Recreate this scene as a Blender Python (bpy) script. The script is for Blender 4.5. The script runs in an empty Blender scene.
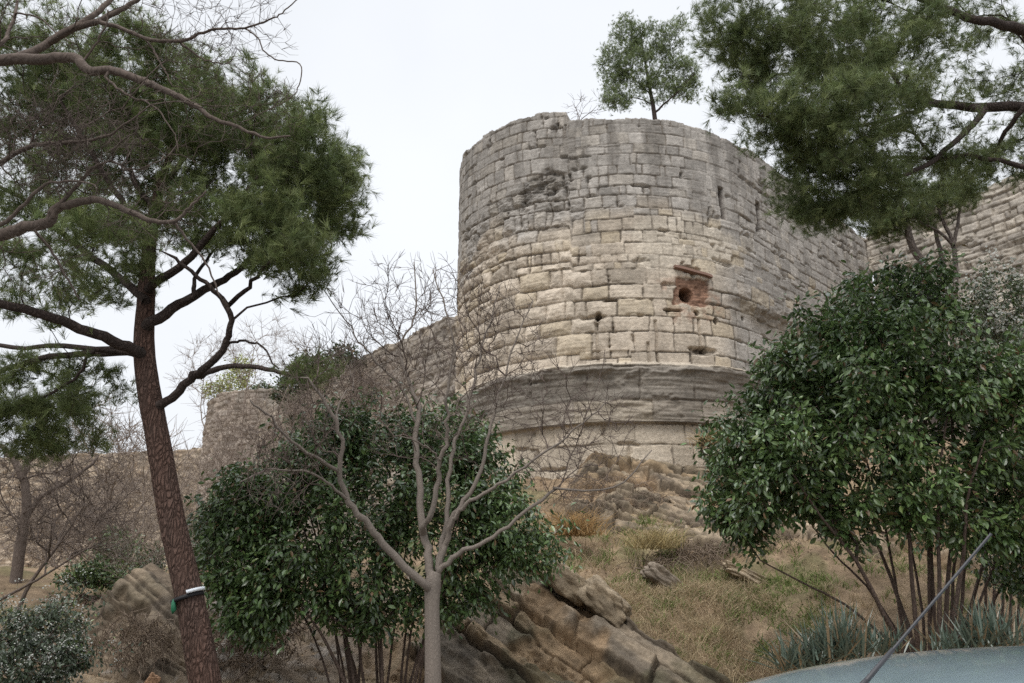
import bpy, math, random
import numpy as np
R = math.radians
sc = bpy.context.scene
COL = bpy.data.collections.new('scene_objects'); sc.collection.children.link(COL)

# ------------------------------------------------------------------ camera model (used to read places off the photo)
W, H, F, PITCH, CZ = 1024, 683, 796.0, R(18), 1.7
def ray(px, py):
    x = (px - W / 2) / F; y = -(py - H / 2) / F
    return np.array([x, math.cos(PITCH) - y * math.sin(PITCH), math.sin(PITCH) + y * math.cos(PITCH)])
def at(px, py, Y):
    d = ray(px, py)
    return np.array([0, 0, CZ]) + d * (Y / d[1])

# ------------------------------------------------------------------ numpy noise
def _hash(ix, iy, iz, seed):
    h = (ix.astype(np.int64) * 374761393 + iy.astype(np.int64) * 668265263 + iz.astype(np.int64) * 2147483647 + seed * 974711) & 0xFFFFFFFF
    h = ((h ^ (h >> 13)) * 1274126177) & 0xFFFFFFFF
    h = ((h ^ (h >> 16)) * 2246822519) & 0xFFFFFFFF
    h = h ^ (h >> 15)
    return (h & 0xFFFFFF) / float(0xFFFFFF)
def vnoise(x, y, seed=0):
    x = np.asarray(x, float); y = np.asarray(y, float)
    ix = np.floor(x); iy = np.floor(y); fx = x - ix; fy = y - iy
    fx = fx * fx * fx * (fx * (fx * 6 - 15) + 10); fy = fy * fy * fy * (fy * (fy * 6 - 15) + 10)
    z = np.zeros_like(ix)
    a = _hash(ix, iy, z, seed); b = _hash(ix + 1, iy, z, seed); c = _hash(ix, iy + 1, z, seed); d = _hash(ix + 1, iy + 1, z, seed)
    return (a + (b - a) * fx) * (1 - fy) + (c + (d - c) * fx) * fy
def fbm(x, y, seed=0, octv=4, gain=.5):
    s = 0; a = 1; t = 0
    x = np.asarray(x, float); y = np.asarray(y, float)
    for k in range(octv):
        s = s + a * vnoise(x, y, seed + 17 * k); t += a; a *= gain
        x = x * 2.03 + 5.1; y = y * 2.03 + 9.7
    return s / t            # 0..1, mean .5
def sst(a, b, x):
    t = np.clip((x - a) / (b - a), 0, 1); return t * t * (3 - 2 * t)
def rnd(ix, iy, seed):
    ix = np.asarray(ix); iy = np.asarray(iy)
    return _hash(ix, iy, np.zeros_like(ix), seed)
def unit(v):
    v = np.asarray(v, float); return v / np.maximum(np.linalg.norm(v, axis=-1, keepdims=True), 1e-9)

# ------------------------------------------------------------------ object helpers
def link(o): COL.objects.link(o); return o
def tag(o, label=None, cat=None, group=None, kind=None):
    if label: o['label'] = label
    if cat: o['category'] = cat
    if group: o['group'] = group
    if kind: o['kind'] = kind
    return o
def thing(name, loc, label, cat, group=None):
    o = bpy.data.objects.new(name, None); o.location = [float(v) for v in loc]; o.empty_display_size = .2
    return tag(link(o), label, cat, group)
def mesh(name, V, faces, mat, parent=None, col=None, smooth=True, origin=None):
    """V (n,3) world coords, faces: list of int arrays (m,k)."""
    V = np.asarray(V, float)
    base = np.zeros(3)
    if parent is not None:
        p = parent
        while p is not None: base = base + np.array(p.location); p = p.parent
    elif origin is not None: base = np.asarray(origin, float)
    V = V - base
    faces = [np.asarray(f) for f in (faces if isinstance(faces, list) else [faces]) if len(f)]
    me = bpy.data.meshes.new(name)
    me.vertices.add(len(V)); me.vertices.foreach_set('co', V.astype(np.float32).ravel())
    lt = np.concatenate([np.full(len(f), f.shape[1]) for f in faces]); li = np.concatenate([f.ravel() for f in faces])
    me.loops.add(len(li)); me.loops.foreach_set('vertex_index', li.astype(np.int32))
    me.polygons.add(len(lt)); ls = np.concatenate([[0], np.cumsum(lt)[:-1]])
    me.polygons.foreach_set('loop_start', ls.astype(np.int32))
    me.polygons.foreach_set('use_smooth', np.full(len(lt), bool(smooth)))
    me.update(calc_edges=True); me.validate()
    if col is not None:
        col = np.asarray(col, float)
        if col.ndim == 1: col = np.tile(col, (len(V), 1))
        c4 = np.ones((len(V), 4), np.float32); c4[:, :3] = np.clip(col, 0, 1)
        a = me.color_attributes.new('Col', 'FLOAT_COLOR', 'POINT'); a.data.foreach_set('color', c4.ravel())
    me.materials.append(mat)
    o = bpy.data.objects.new(name, me); link(o)
    if parent is not None: o.parent = parent
    elif origin is not None: o.location = [float(v) for v in origin]
    return o
def gridfaces(n, m):       # n rows, m cols
    i = np.arange((n - 1) * m).reshape(n - 1, m)[:, :-1].ravel()
    return np.stack([i, i + 1, i + m + 1, i + m], 1)

# ------------------------------------------------------------------ materials
def mat_new(name):
    m = bpy.data.materials.new(name); m.use_nodes = True
    nt = m.node_tree; nt.nodes.clear()
    out = nt.nodes.new('ShaderNodeOutputMaterial'); b = nt.nodes.new('ShaderNodeBsdfPrincipled')
    nt.links.new(b.outputs[0], out.inputs[0])
    return m, nt, b, out
def N(nt, t, **kw):
    n = nt.nodes.new(t)
    for k, v in kw.items():
        if k.startswith('i_'): n.inputs[int(k[2:])].default_value = v
        else: setattr(n, k, v)
    return n
def coordnode(nt, scale=(1, 1, 1)):
    tc = N(nt, 'ShaderNodeTexCoord'); mp = N(nt, 'ShaderNodeMapping'); mp.inputs['Scale'].default_value = scale
    nt.links.new(tc.outputs['Object'], mp.inputs[0]); return mp.outputs[0]
def noise(nt, co, scale, detail=4, rough=.6):
    n = N(nt, 'ShaderNodeTexNoise'); n.inputs['Scale'].default_value = scale; n.inputs['Detail'].default_value = detail; n.inputs['Roughness'].default_value = rough
    nt.links.new(co, n.inputs['Vector']); return n.outputs['Fac']
def maprange(nt, v, a, b, c, d):
    n = N(nt, 'ShaderNodeMapRange'); nt.links.new(v, n.inputs[0])
    for i, x in enumerate((a, b, c, d)): n.inputs[i + 1].default_value = x
    return n.outputs[0]
def mulcol(nt, colsock, facsock):
    m = N(nt, 'ShaderNodeVectorMath', operation='SCALE'); nt.links.new(colsock, m.inputs[0]); nt.links.new(facsock, m.inputs['Scale']); return m.outputs[0]
def attr_mat(name, rough=.9, nscale=9, namp=.35, bump=.02, bscale=22, spec=.3, stretch=(1, 1, 1)):
    m, nt, b, out = mat_new(name)
    a = N(nt, 'ShaderNodeAttribute', attribute_name='Col'); co = coordnode(nt, stretch)
    f = maprange(nt, noise(nt, co, nscale, 6, .65), .25, .75, 1 - namp, 1 + namp)
    nt.links.new(mulcol(nt, a.outputs['Color'], f), b.inputs['Base Color'])
    b.inputs['Roughness'].default_value = rough; b.inputs['Specular IOR Level'].default_value = spec
    bp = N(nt, 'ShaderNodeBump'); bp.inputs['Strength'].default_value = 1; bp.inputs['Distance'].default_value = bump
    nt.links.new(noise(nt, co, bscale, 8, .7), bp.inputs['Height']); nt.links.new(bp.outputs[0], b.inputs['Normal'])
    return m
def leaf_mat(name, rough=.4, trans=.25, spec=.5):
    m, nt, b, out = mat_new(name)
    a = N(nt, 'ShaderNodeAttribute', attribute_name='Col')
    nt.links.new(a.outputs['Color'], b.inputs['Base Color'])
    b.inputs['Roughness'].default_value = rough; b.inputs['Specular IOR Level'].default_value = spec
    t = N(nt, 'ShaderNodeBsdfTranslucent'); nt.links.new(a.outputs['Color'], t.inputs[0])
    mx = N(nt, 'ShaderNodeMixShader'); mx.inputs[0].default_value = trans
    nt.links.new(b.outputs[0], mx.inputs[1]); nt.links.new(t.outputs[0], mx.inputs[2]); nt.links.new(mx.outputs[0], out.inputs[0])
    return m
def bark_mat(name, c1, c2, stretch, bump=.03, vscale=9, rough=.95, lo=.60, hi=1.3):
    m, nt, b, out = mat_new(name); co = coordnode(nt, stretch)
    nz = noise(nt, co, 2.5, 5, .6)
    dist = N(nt, 'ShaderNodeVectorMath', operation='ADD'); 
    cn = N(nt, 'ShaderNodeTexNoise'); cn.inputs['Scale'].default_value = 6; nt.links.new(co, cn.inputs['Vector'])
    sca = N(nt, 'ShaderNodeVectorMath', operation='SCALE'); sca.inputs['Scale'].default_value = .16; nt.links.new(cn.outputs['Color'], sca.inputs[0])
    nt.links.new(co, dist.inputs[0]); nt.links.new(sca.outputs[0], dist.inputs[1])
    v = N(nt, 'ShaderNodeTexVoronoi', feature='DISTANCE_TO_EDGE'); v.inputs['Scale'].default_value = vscale; v.inputs['Randomness'].default_value = 1; nt.links.new(dist.outputs[0], v.inputs['Vector'])
    e = maprange(nt, v.outputs['Distance'], 0, .30, 0, 1)
    fine = noise(nt, co, 30, 4, .7)
    add = N(nt, 'ShaderNodeMath', operation='MULTIPLY_ADD'); nt.links.new(fine, add.inputs[0]); add.inputs[1].default_value = .9; nt.links.new(e, add.inputs[2])
    bp = N(nt, 'ShaderNodeBump'); bp.inputs['Strength'].default_value = 1; bp.inputs['Distance'].default_value = bump
    nt.links.new(add.outputs[0], bp.inputs['Height']); nt.links.new(bp.outputs[0], b.inputs['Normal'])
    mx = N(nt, 'ShaderNodeMix', data_type='RGBA'); nt.links.new(nz, mx.inputs[0]); mx.inputs[6].default_value = (*c1, 1); mx.inputs[7].default_value = (*c2, 1)
    f = maprange(nt, add.outputs[0], .2, 1.5, lo, hi)
    nt.links.new(mulcol(nt, mx.outputs[2], f), b.inputs['Base Color'])
    b.inputs['Roughness'].default_value = rough; b.inputs['Specular IOR Level'].default_value = .2
    return m
def plain(name, c, rough=.5, metal=0, spec=.5, trans=0, coat=0):
    m, nt, b, out = mat_new(name)
    co = coordnode(nt); f = maprange(nt, noise(nt, co, 7, 4, .6), .2, .8, .9, 1.1)
    rgb = N(nt, 'ShaderNodeRGB'); rgb.outputs[0].default_value = (*c, 1)
    nt.links.new(mulcol(nt, rgb.outputs[0], f), b.inputs['Base Color'])
    b.inputs['Roughness'].default_value = rough; b.inputs['Metallic'].default_value = metal; b.inputs['Specular IOR Level'].default_value = spec
    b.inputs['Transmission Weight'].default_value = trans; b.inputs['Coat Weight'].default_value = coat; b.inputs['Coat Roughness'].default_value = .08
    return m
M = {}
M['stone'] = attr_mat('weathered_limestone', .92, 9, .30, .03, 16, .2)
M['rubble'] = attr_mat('rubble_limestone', .95, 4, .3, .03, 12, .2)
M['earth'] = attr_mat('slope_earth', .97, 5, .35, .03, 18, .15)
M['rock'] = attr_mat('bedded_rock', .93, 6, .35, .025, 20, .25)
M['leaf'] = leaf_mat('glossy_leaf', .30, .18, .7)
M['needle'] = leaf_mat('pine_needle', .5, .35, .35)
M['grass'] = leaf_mat('dry_grass_blade', .75, .3, .2)
M['pinebark'] = bark_mat('pine_bark', (.155, .085, .062), (.088, .066, .057), (1, 1, .30), .03, 24)
M['limbbark'] = bark_mat('pine_limb_bark', (.075, .052, .043), (.05, .042, .039), (1, 1, .5), .012, 22)
M['palebark'] = bark_mat('smooth_grey_bark', (.23, .19, .16), (.155, .135, .115), (1, 1, .5), .002, 40, lo=.86, hi=1.12)
M['dead'] = bark_mat('dead_stem', (.26, .20, .15), (.19, .145, .11), (1, 1, .5), .004, 30)
M['thicket'] = bark_mat('thicket_bark', (.33, .27, .225), (.23, .185, .155), (1, 1, .5), .004, 30)
M['twig'] = bark_mat('twig_bark', (.16, .122, .102), (.115, .09, .078), (1, 1, .5), .004, 30)
M['darktwig'] = bark_mat('dark_twig_bark', (.145, .112, .092), (.095, .076, .066), (1, 1, .4), .006, 18, lo=.8, hi=1.15)
M['stembark'] = bark_mat('shrub_stem_bark', (.125, .088, .07), (.085, .065, .055), (1, 1, .4), .006, 26)

# ------------------------------------------------------------------ tubes and growth
class Tubes:
    def __init__(s): s.V = []; s.F = []; s.n = 0; s.C = []
    def add(s, P, r, sides=None, cap=True):
        P = np.asarray(P, float); r = np.broadcast_to(np.asarray(r, float), (len(P),))
        if len(P) < 2: return
        if sides is None:
            m = r.max(); sides = 12 if m > .09 else 8 if m > .04 else 5 if m > .012 else 3
        T = unit(np.gradient(P, axis=0)); mean = unit(P[-1] - P[0])
        ref = np.eye(3)[np.argmin(np.abs(mean))]
        U = unit(np.cross(T, ref)); V = np.cross(T, U)
        a = np.arange(sides) * 2 * math.pi / sides
        ring = P[:, None] + r[:, None, None] * (np.cos(a)[None, :, None] * U[:, None] + np.sin(a)[None, :, None] * V[:, None])
        n = len(P)
        i = (np.arange(n - 1)[:, None] * sides + np.arange(sides)[None]); j = (np.arange(n - 1)[:, None] * sides + (np.arange(sides)[None] + 1) % sides)
        f = np.stack([i, j, j + sides, i + sides], -1).reshape(-1, 4) + s.n
        s.V.append(ring.reshape(-1, 3)); s.F.append(f); s.n += n * sides
        if cap and sides > 4:
            s.V.append(P[-1:]); c = s.n; s.n += 1
            b = c - sides + np.arange(sides)
            s.F.append(np.stack([b, c - sides + (np.arange(sides) + 1) % sides, np.full(sides, c), np.full(sides, c)], 1)[:, :3])
    def build(s, name, mat, parent=None, **kw):
        f4 = [f for f in s.F if f.shape[1] == 4]; f3 = [f for f in s.F if f.shape[1] == 3]
        fs = ([np.concatenate(f4)] if f4 else []) + ([np.concatenate(f3)] if f3 else [])
        return mesh(name, np.concatenate(s.V), fs, mat, parent, **kw)
def spline(P, n=4, jit=0, rng=None):
    """Catmull-Rom through control points (rows may carry a radius column)."""
    P = np.asarray(P, float)
    Q = np.vstack([2 * P[0] - P[1], P, 2 * P[-1] - P[-2]]); out = []
    for i in range(1, len(Q) - 2):
        for t in np.arange(n) / n:
            a, b, c, d = Q[i - 1], Q[i], Q[i + 1], Q[i + 2]
            out.append(.5 * (2 * b + (c - a) * t + (2 * a - 5 * b + 4 * c - d) * t * t + (3 * b - a - 3 * c + d) * t ** 3))
    out.append(P[-1]); out = np.array(out)
    if jit and rng is not None: out[1:-1, :3] += rng.normal(0, jit, (len(out) - 2, 3))
    return out
class Tree:
    """nodes with parents; limbs give preset radii, targets are reached greedily."""
    def __init__(s, seed): s.rng = np.random.default_rng(seed); s.P = []; s.par = []; s.r = []; s.pl = []; s.tips = []
    def limb(s, pts, frm=None):          # pts rows (x,y,z,r)
        if frm == 'near': 
            d = np.linalg.norm(np.array(s.P) - pts[0][:3], axis=1); frm = int(np.argmin(d))
        prev = -1 if frm is None else frm
        for q in pts:
            q = np.asarray(q, float)
            s.P.append(q[:3]); s.par.append(prev); s.r.append(q[3])
            s.pl.append(0 if prev < 0 else s.pl[prev] + np.linalg.norm(q[:3] - s.P[prev])); prev = len(s.P) - 1
        return prev
    def grow(s, targets, seg=.3, alpha=.25, up=.0, bend=.35, jit=.02, start=0, maxd=None):
        rng = s.rng
        P = np.zeros((len(s.P) + len(targets) * 14, 3)); n = len(s.P); P[:n] = s.P
        pl = np.zeros(len(P)); pl[:n] = s.pl
        pl[:start] = 1e6
        d0 = np.array([np.min(np.linalg.norm(P[start:n] - t, axis=1)) for t in targets])
        for k in np.argsort(d0):
            t = targets[k]
            d = np.linalg.norm(P[:n] - t, axis=1); i = int(np.argmin(d + alpha * pl[:n])); dd = d[i]
            if maxd and dd > maxd: continue
            m = int(min(12, max(1, math.ceil(dd / seg)))); a = P[i]
            pr = s.par[i]; dr = unit(a - P[pr]) if pr >= 0 else np.array([0, 0, 1.])
            c = a + (t - a) * .5 + (dr * bend + np.array([0, 0, up])) * dd * .5
            prev = i
            for q in range(1, m + 1):
                w = q / m; p = (1 - w) ** 2 * a + 2 * w * (1 - w) * c + w * w * t
                if q < m: p = p + rng.normal(0, jit, 3)
                P[n] = p; pl[n] = pl[prev] + np.linalg.norm(p - P[prev]); s.P.append(p.copy()); s.par.append(prev); s.r.append(0.); s.pl.append(pl[n]); prev = n; n += 1
            s.tips.append(prev)
    def radii(s, tip=.004, ex=.45, cap=1e9):
        n = len(s.P); cnt = np.zeros(n); par = np.array(s.par); has = np.zeros(n, bool); has[par[par >= 0]] = True
        cnt[~has] = 1
        for i in range(n - 1, -1, -1):
            if par[i] >= 0: cnt[par[i]] += cnt[i]
        rr = tip * cnt ** ex; r = np.array(s.r)
        out = np.where(r > 0, r, np.minimum(rr, cap))
        for i in range(n):
            if r[i] <= 0 and par[i] >= 0: out[i] = min(out[i], out[par[i]] * .92)
        s.R = out; return out
    def chains(s):
        n = len(s.P); ch = [[] for _ in range(n)]
        for i, p in enumerate(s.par):
            if p >= 0: ch[p].append(i)
        P = np.array(s.P); res = []; stack = [(i, None) for i, p in enumerate(s.par) if p < 0]
        while stack:
            i, frm = stack.pop(); c = [] if frm is None else [frm]; 
            c.append(i)
            while ch[i]:
                k = sorted(ch[i], key=lambda q: -s.R[q]); 
                for o in k[1:]: stack.append((o, i))
                i = k[0]; c.append(i)
            rad = s.R[c].copy()
            if frm is not None: rad[0] = min(rad[0], rad[1] * 1.25)
            res.append((P[c], rad)) if frm is not None or not getattr(s, 'ntr', 0) else res.append((P[[q for q in c if q >= s.ntr - 1]], rad[[k_ for k_, q in enumerate(c) if q >= s.ntr - 1]]))
        return res
    def tubes(s, lo=0, hi=1e9):
        tb = Tubes()
        for p, r in s.chains():
            if lo <= r.max() < hi: tb.add(p, r)
        return tb
def twiglets(P, D, rng, n, ln, spread=.8, up=.2, r=.0025, tb=None):
    """short straight twigs at points P heading about D."""
    for _ in range(n):
        d = unit(D + rng.normal(0, spread, D.shape) + np.array([0, 0, up])); L = ln * rng.uniform(.5, 1.2, (len(P), 1))
        Q = P + d * L * .5 + rng.normal(0, .06, P.shape) * L; E = P + d * L
        for a, b, c in zip(P, Q, E): tb.add([a, b, c], [r, r * .8, r * .45], 3, cap=False)
def ell(n, c, rad, rng, shell=0.):
    v = unit(rng.normal(0, 1, (n, 3))); u = rng.uniform(shell, 1, (n, 1)) ** (1 / 3.)
    return np.asarray(c) + v * u * np.asarray(rad)
def blobs(spec, rng, per=1.0, shell=.2):
    """spec rows: px, py, rx(px), ry(px), Y, depth radius (m), count."""
    out = []
    for px, py, rx, ry, Y, dy, n in spec:
        c = at(px, py, Y); k = (at(px + 1, py, Y) - c)[0]; kz = (at(px, py - 1, Y) - c)[2]
        out.append(ell(int(n * per), c, (rx * k, dy, ry * kz), rng, shell))
    return np.concatenate(out)
def L(rows, Y0, Y1, r0, r1, sub=4, jit=0, rng=None):
    """limb traced in the photo: rows of (px,py), depth from Y0 to Y1, radius from r0 to r1."""
    n = len(rows); q = []
    for i, (px, py) in enumerate(rows):
        t = i / (n - 1); q.append([*at(px, py, Y0 + (Y1 - Y0) * t), r0 + (r1 - r0) * t])
    return spline(q, sub, jit, rng)

# ------------------------------------------------------------------ foliage
def inst(tv, tf, pos, X, Y, Z, scale):
    """template verts tv (k,3) placed at pos with axes X,Y,Z; scale (n,) or (n,3)."""
    sc_ = np.asarray(scale, float); sc_ = sc_[:, None] * np.ones(3) if sc_.ndim == 1 else sc_
    B = np.stack([X, Y, Z], 1) * sc_[:, :, None]
    V = pos[:, None] + np.einsum('kj,njd->nkd', tv, B)
    n, k = len(pos), len(tv)
    Fc = [(f[None] + (np.arange(n) * k)[:, None, None]).reshape(-1, f.shape[1]) for f in tf]
    return V.reshape(-1, 3), Fc
LEAF_V = np.array([[0, 0, 0], [.22, .3, .05], [.26, .62, .03], [0, 1, -.10], [-.26, .62, .03], [-.22, .3, .05], [0, .5, -.02]], float)
LEAF_F = [np.array([[0, 1, 6], [1, 2, 6], [2, 3, 6], [3, 4, 6], [4, 5, 6], [5, 0, 6]])]
def leaves(P, D, rng, size, up=.6, droop=.2, jitter=.5, width=1.0):
    n = len(P); d = unit(D + rng.normal(0, jitter, (n, 3)) + np.array([0, 0, -droop]))
    nz = unit(rng.normal(0, .45, (n, 3)) + np.array([0, -.12, up])); X = unit(np.cross(d, nz)); Z = np.cross(X, d)
    s = size * rng.uniform(.6, 1.15, n)
    return inst(LEAF_V, LEAF_F, P, X, d, Z, np.stack([s * width, s, s], 1))
def leafcol(n, rng, c1, c2, bright=.3, k=7):
    t = rng.uniform(0, 1, (n, 1)); c = np.array(c1) * (1 - t) + np.array(c2) * t
    c = c * (1 + bright * rng.normal(0, 1, (n, 1)).clip(-1.5, 2)); return np.repeat(c.clip(.004, 1), k, 0)
def foliage(tree, rng, per, size, c1, c2, name, mat, parent, spread=.12, along=3, up=.6, droop=.25, jitter=.6, width=1., bright=.3):
    P0 = np.array(tree.P); tips = np.array(tree.tips); par = np.array(tree.par)
    pos = []; dr = []
    for t in tips:
        i = t; 
        for k in range(along):
            if i < 0 or par[i] < 0 or tree.r[i] > 0: break
            a, b = P0[par[i]], P0[i]; m = max(1, per // along)
            w = rng.uniform(0, 1, (m, 1)); q = a + (b - a) * w
            pos.append(q); dr.append(np.repeat(unit(b - a)[None], m, 0)); i = par[i]
    pos = np.concatenate(pos); dr = np.concatenate(dr)
    out = rng.normal(0, 1, pos.shape); out = unit(out - (out * dr).sum(1, keepdims=True) * dr)
    pos = pos + out * np.abs(rng.normal(0, spread, (len(pos), 1)))
    sz = size * np.where(rng.uniform(0, 1, len(pos)) < .25, .6, 1.0)
    V, Fc = leaves(pos, unit(dr * .5 + out), rng, sz, up, droop, jitter, width)
    col = leafcol(len(pos), rng, c1, c2, bright); cl = fbm(pos[:, 0] * 1.6, pos[:, 2] * 1.6 + pos[:, 1], 5, 3); col *= np.repeat(.6 + .8 * cl, 7)[:, None]
    dead = np.repeat(rng.uniform(0, 1, len(pos)) < .035, 7)[:, None]; young = np.repeat((rng.uniform(0, 1, len(pos)) < .06) & (cl > .5), 7)[:, None]
    col = np.where(dead, np.array([.16, .10, .05]), np.where(young, np.array([.17, .23, .07]), col))
    return mesh(name, V, Fc, mat, parent, col=col, smooth=False)
def tuft_template(rng, n, spread=.95, w=.035):
    V = []; Fc = []
    for i in range(n):
        d = unit(np.array([rng.normal(0, spread * .55), 1, rng.normal(0, spread * .55)])); L_ = rng.uniform(.7, 1.1)
        s = unit(np.cross(d, rng.normal(0, 1, 3))) * w; b = d * .04 + np.array([0, rng.uniform(-.5, .1), 0])
        k = len(V); V += [b - s, b + s, b + d * L_ + np.array([0, 0, -.04])]; Fc.append([k, k + 1, k + 2])
    return np.array(V), [np.array(Fc)]
def needles(tree, rng, per, size, c1, c2, parent, nn=16, spread=.18, up=.35, w=.035, bright=.22, along=2, name='crown'):
    P0 = np.array(tree.P); tips = np.array(tree.tips); par = np.array(tree.par); pos = []; dr = []
    for t in tips:
        i = t
        for k in range(along):
            if par[i] < 0 or tree.r[i] > 0: break
            a, b = P0[par[i]], P0[i]; m = max(1, per // along); w_ = rng.uniform(.1, 1.05, (m, 1))
            pos.append(a + (b - a) * w_); dr.append(np.repeat(unit(b - a)[None], m, 0)); i = par[i]
    pos = np.concatenate(pos); dr = np.concatenate(dr)
    pos = pos + rng.normal(0, spread, pos.shape) * np.array([1, 1, .6])
    d = unit(dr * .6 + rng.normal(0, .55, dr.shape) + np.array([0, 0, up]))
    V = []; Fs = []; C = []; n0 = 0
    for g in range(4):
        tv, tf = tuft_template(rng, nn, w=w); sel = np.arange(g, len(pos), 4)
        X = unit(np.cross(d[sel], rng.normal(0, 1, (len(sel), 3)))); Z = np.cross(X, d[sel])
        v, f = inst(tv, tf, pos[sel], X, d[sel], Z, size * rng.uniform(.7, 1.2, len(sel)))
        V.append(v); Fs.append(f[0] + n0); n0 += len(v); C.append(leafcol(len(sel), rng, c1, c2, bright, len(tv)))
    return mesh(name, np.concatenate(V), [np.concatenate(Fs)], M['needle'], parent, col=np.concatenate(C), smooth=False)

# ------------------------------------------------------------------ terrain
def hill(x, y):
    x = np.asarray(x, float); y = np.asarray(y, float)
    right = np.interp(y, [-600, 11.8, 13.4, 16, 20, 25, 28, 34, 60, 700], [0, 0, .35, 1.75, 3.4, 5.15, 5.9, 6.6, 7.5, 9])
    left = np.interp(y, [-600, 11.5, 13, 15.5, 18, 20.5, 26, 45, 66, 90, 700], [0, 0, .15, .95, 1.75, 2.2, 2.5, 3.2, 3.8, 4.2, 6])
    far_r = np.interp(y, [-600, 11.8, 14, 20, 26, 34, 700], [0, 0, .8, 3.9, 6.6, 8.2, 9])
    w = sst(-5.5, .2, x + .06 * (y - 14)); z = left + (right - left) * w
    z = z + (far_r - z) * sst(6, 12, x)
    amp = sst(11.5, 14, y)
    z = z + amp * ((fbm(x * .45, y * .45, 3, 4) - .5) * .75 + (fbm(x * 1.7, y * 1.7, 8, 4) - .5) * .28)
    z = z + sst(5, 9, y) * (1 - amp) * (fbm(x * 1.3, y * 1.3, 5, 3) - .5) * .12
    return z
def rockmask(x, y):
    a = sst(1.1, 0, np.hypot((x - 5.2) / 3.8, (y - 22.8) / 2.6) - .35)
    a2 = sst(.9, 0, np.hypot((x - 7.6) / 3.2, (y - 20) / 2.0) - .3)
    b = sst(.9, 0, np.hypot((x + 5.2) / 4.6, (y - 15.2) / 2.3) - .35) * .9
    c = np.maximum(np.maximum(a, a2), b)
    return np.clip(c * (.45 + 1.1 * fbm(x * .9, y * .9, 31, 3)), 0, 1)
def beds(b, t, seed):
    k = np.floor(b); f = b - k
    a = rnd(k, np.floor(t * .8 + rnd(k, k * 0, seed + 3) * 5), seed)
    return (a * .8 + .2) * (f ** .6) * (1 - sst(.93, 1, f)) - .25 * (1 - sst(0, .1, f))
def ground():
    def axis(lo, hi, a, b, st, fl, fh):
        inner = np.arange(a, b + 1e-6, st)
        l = [a]; s = st
        while l[-1] > lo: s = min(s * 1.17, 60); l.append(l[-1] - s)
        h = [b]; s = st
        while h[-1] < hi: s = min(s * 1.17, 60); h.append(h[-1] + s)
        return np.concatenate([np.array(l[:0:-1]), inner, np.array(h[1:])])
    X = axis(-700, 700, -9.5, 10.5, .05, 0, 0); Y = axis(-60, 900, 12, 27.5, .05, 0, 0)
    x, y = np.meshgrid(X, Y); z = hill(x, y); m = rockmask(x, y)
    left = sst(-1.5, -3, x)
    wob = (fbm(x * .8, y * .8, 41, 3) - .5) * 1.1
    bb = (z * .9 + .55 * x + .25 * y + wob * .55) / .24
    lft = sst(0, -2, x)
    h = beds(bb, x * .55 - z * .5 + y * .2, 5) * (.42 - .16 * lft) + beds(bb * 2.7 + .3, x * 1.4 + y * .5, 6) * .16 + (fbm(x * 3.2, y * 3.2, 44, 5, .6) - .5) * .14 + (fbm(bb * 5, x * 2 + y, 45, 3) - .5) * .06
    rough = (fbm(x * 5, y * 5, 51, 4) - .5) * .10
    d = np.where(Y[:, None] > 11, m * h + (1 - m) * rough * sst(11, 13, y), 0)
    d = d * sst(40, 30, y)
    nx = np.zeros_like(z); 
    V = np.stack([x, y - d * .55, z + d * .8], -1).reshape(-1, 3)
    n1 = fbm(x * .7, y * .7, 61, 4)[..., None]; n2 = fbm(x * 2.5, y * 2.5, 62, 4)[..., None]; n3 = fbm(x * 6, y * 6, 63, 3)[..., None]
    earth = np.array([.235, .17, .11]) * (.55 + .9 * n2) * (.8 + .4 * n3); green = np.array([.10, .105, .045]) * (.6 + .8 * n2)
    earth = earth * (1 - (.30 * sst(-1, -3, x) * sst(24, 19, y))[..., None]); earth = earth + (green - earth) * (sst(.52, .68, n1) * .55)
    k = np.floor(bb); br = rnd(k, k * 0, 71)[..., None]
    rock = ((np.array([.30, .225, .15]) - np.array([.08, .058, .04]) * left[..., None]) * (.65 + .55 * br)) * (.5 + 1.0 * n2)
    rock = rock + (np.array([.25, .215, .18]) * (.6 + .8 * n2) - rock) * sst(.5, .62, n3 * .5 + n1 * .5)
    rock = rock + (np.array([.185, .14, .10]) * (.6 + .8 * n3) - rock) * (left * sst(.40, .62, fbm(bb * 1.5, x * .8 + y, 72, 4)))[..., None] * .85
    rock = rock + (np.array([.34, .22, .12]) * (.6 + .8 * n3) - rock) * ((1 - left) * sst(.45, .6, n1[..., 0]))[..., None] * .6
    c = earth + (rock - earth) * sst(.15, .45, m)[..., None]
    flat = sst(9.5, 8.5, y)[..., None]
    c = c + (np.array([.13, .11, .085]) - c) * flat
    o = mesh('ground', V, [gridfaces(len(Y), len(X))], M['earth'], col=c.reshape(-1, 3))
    tag(o, kind='structure')
ground()
def hz(x, y): return float(hill(np.array([x]), np.array([y]))[0])

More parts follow.
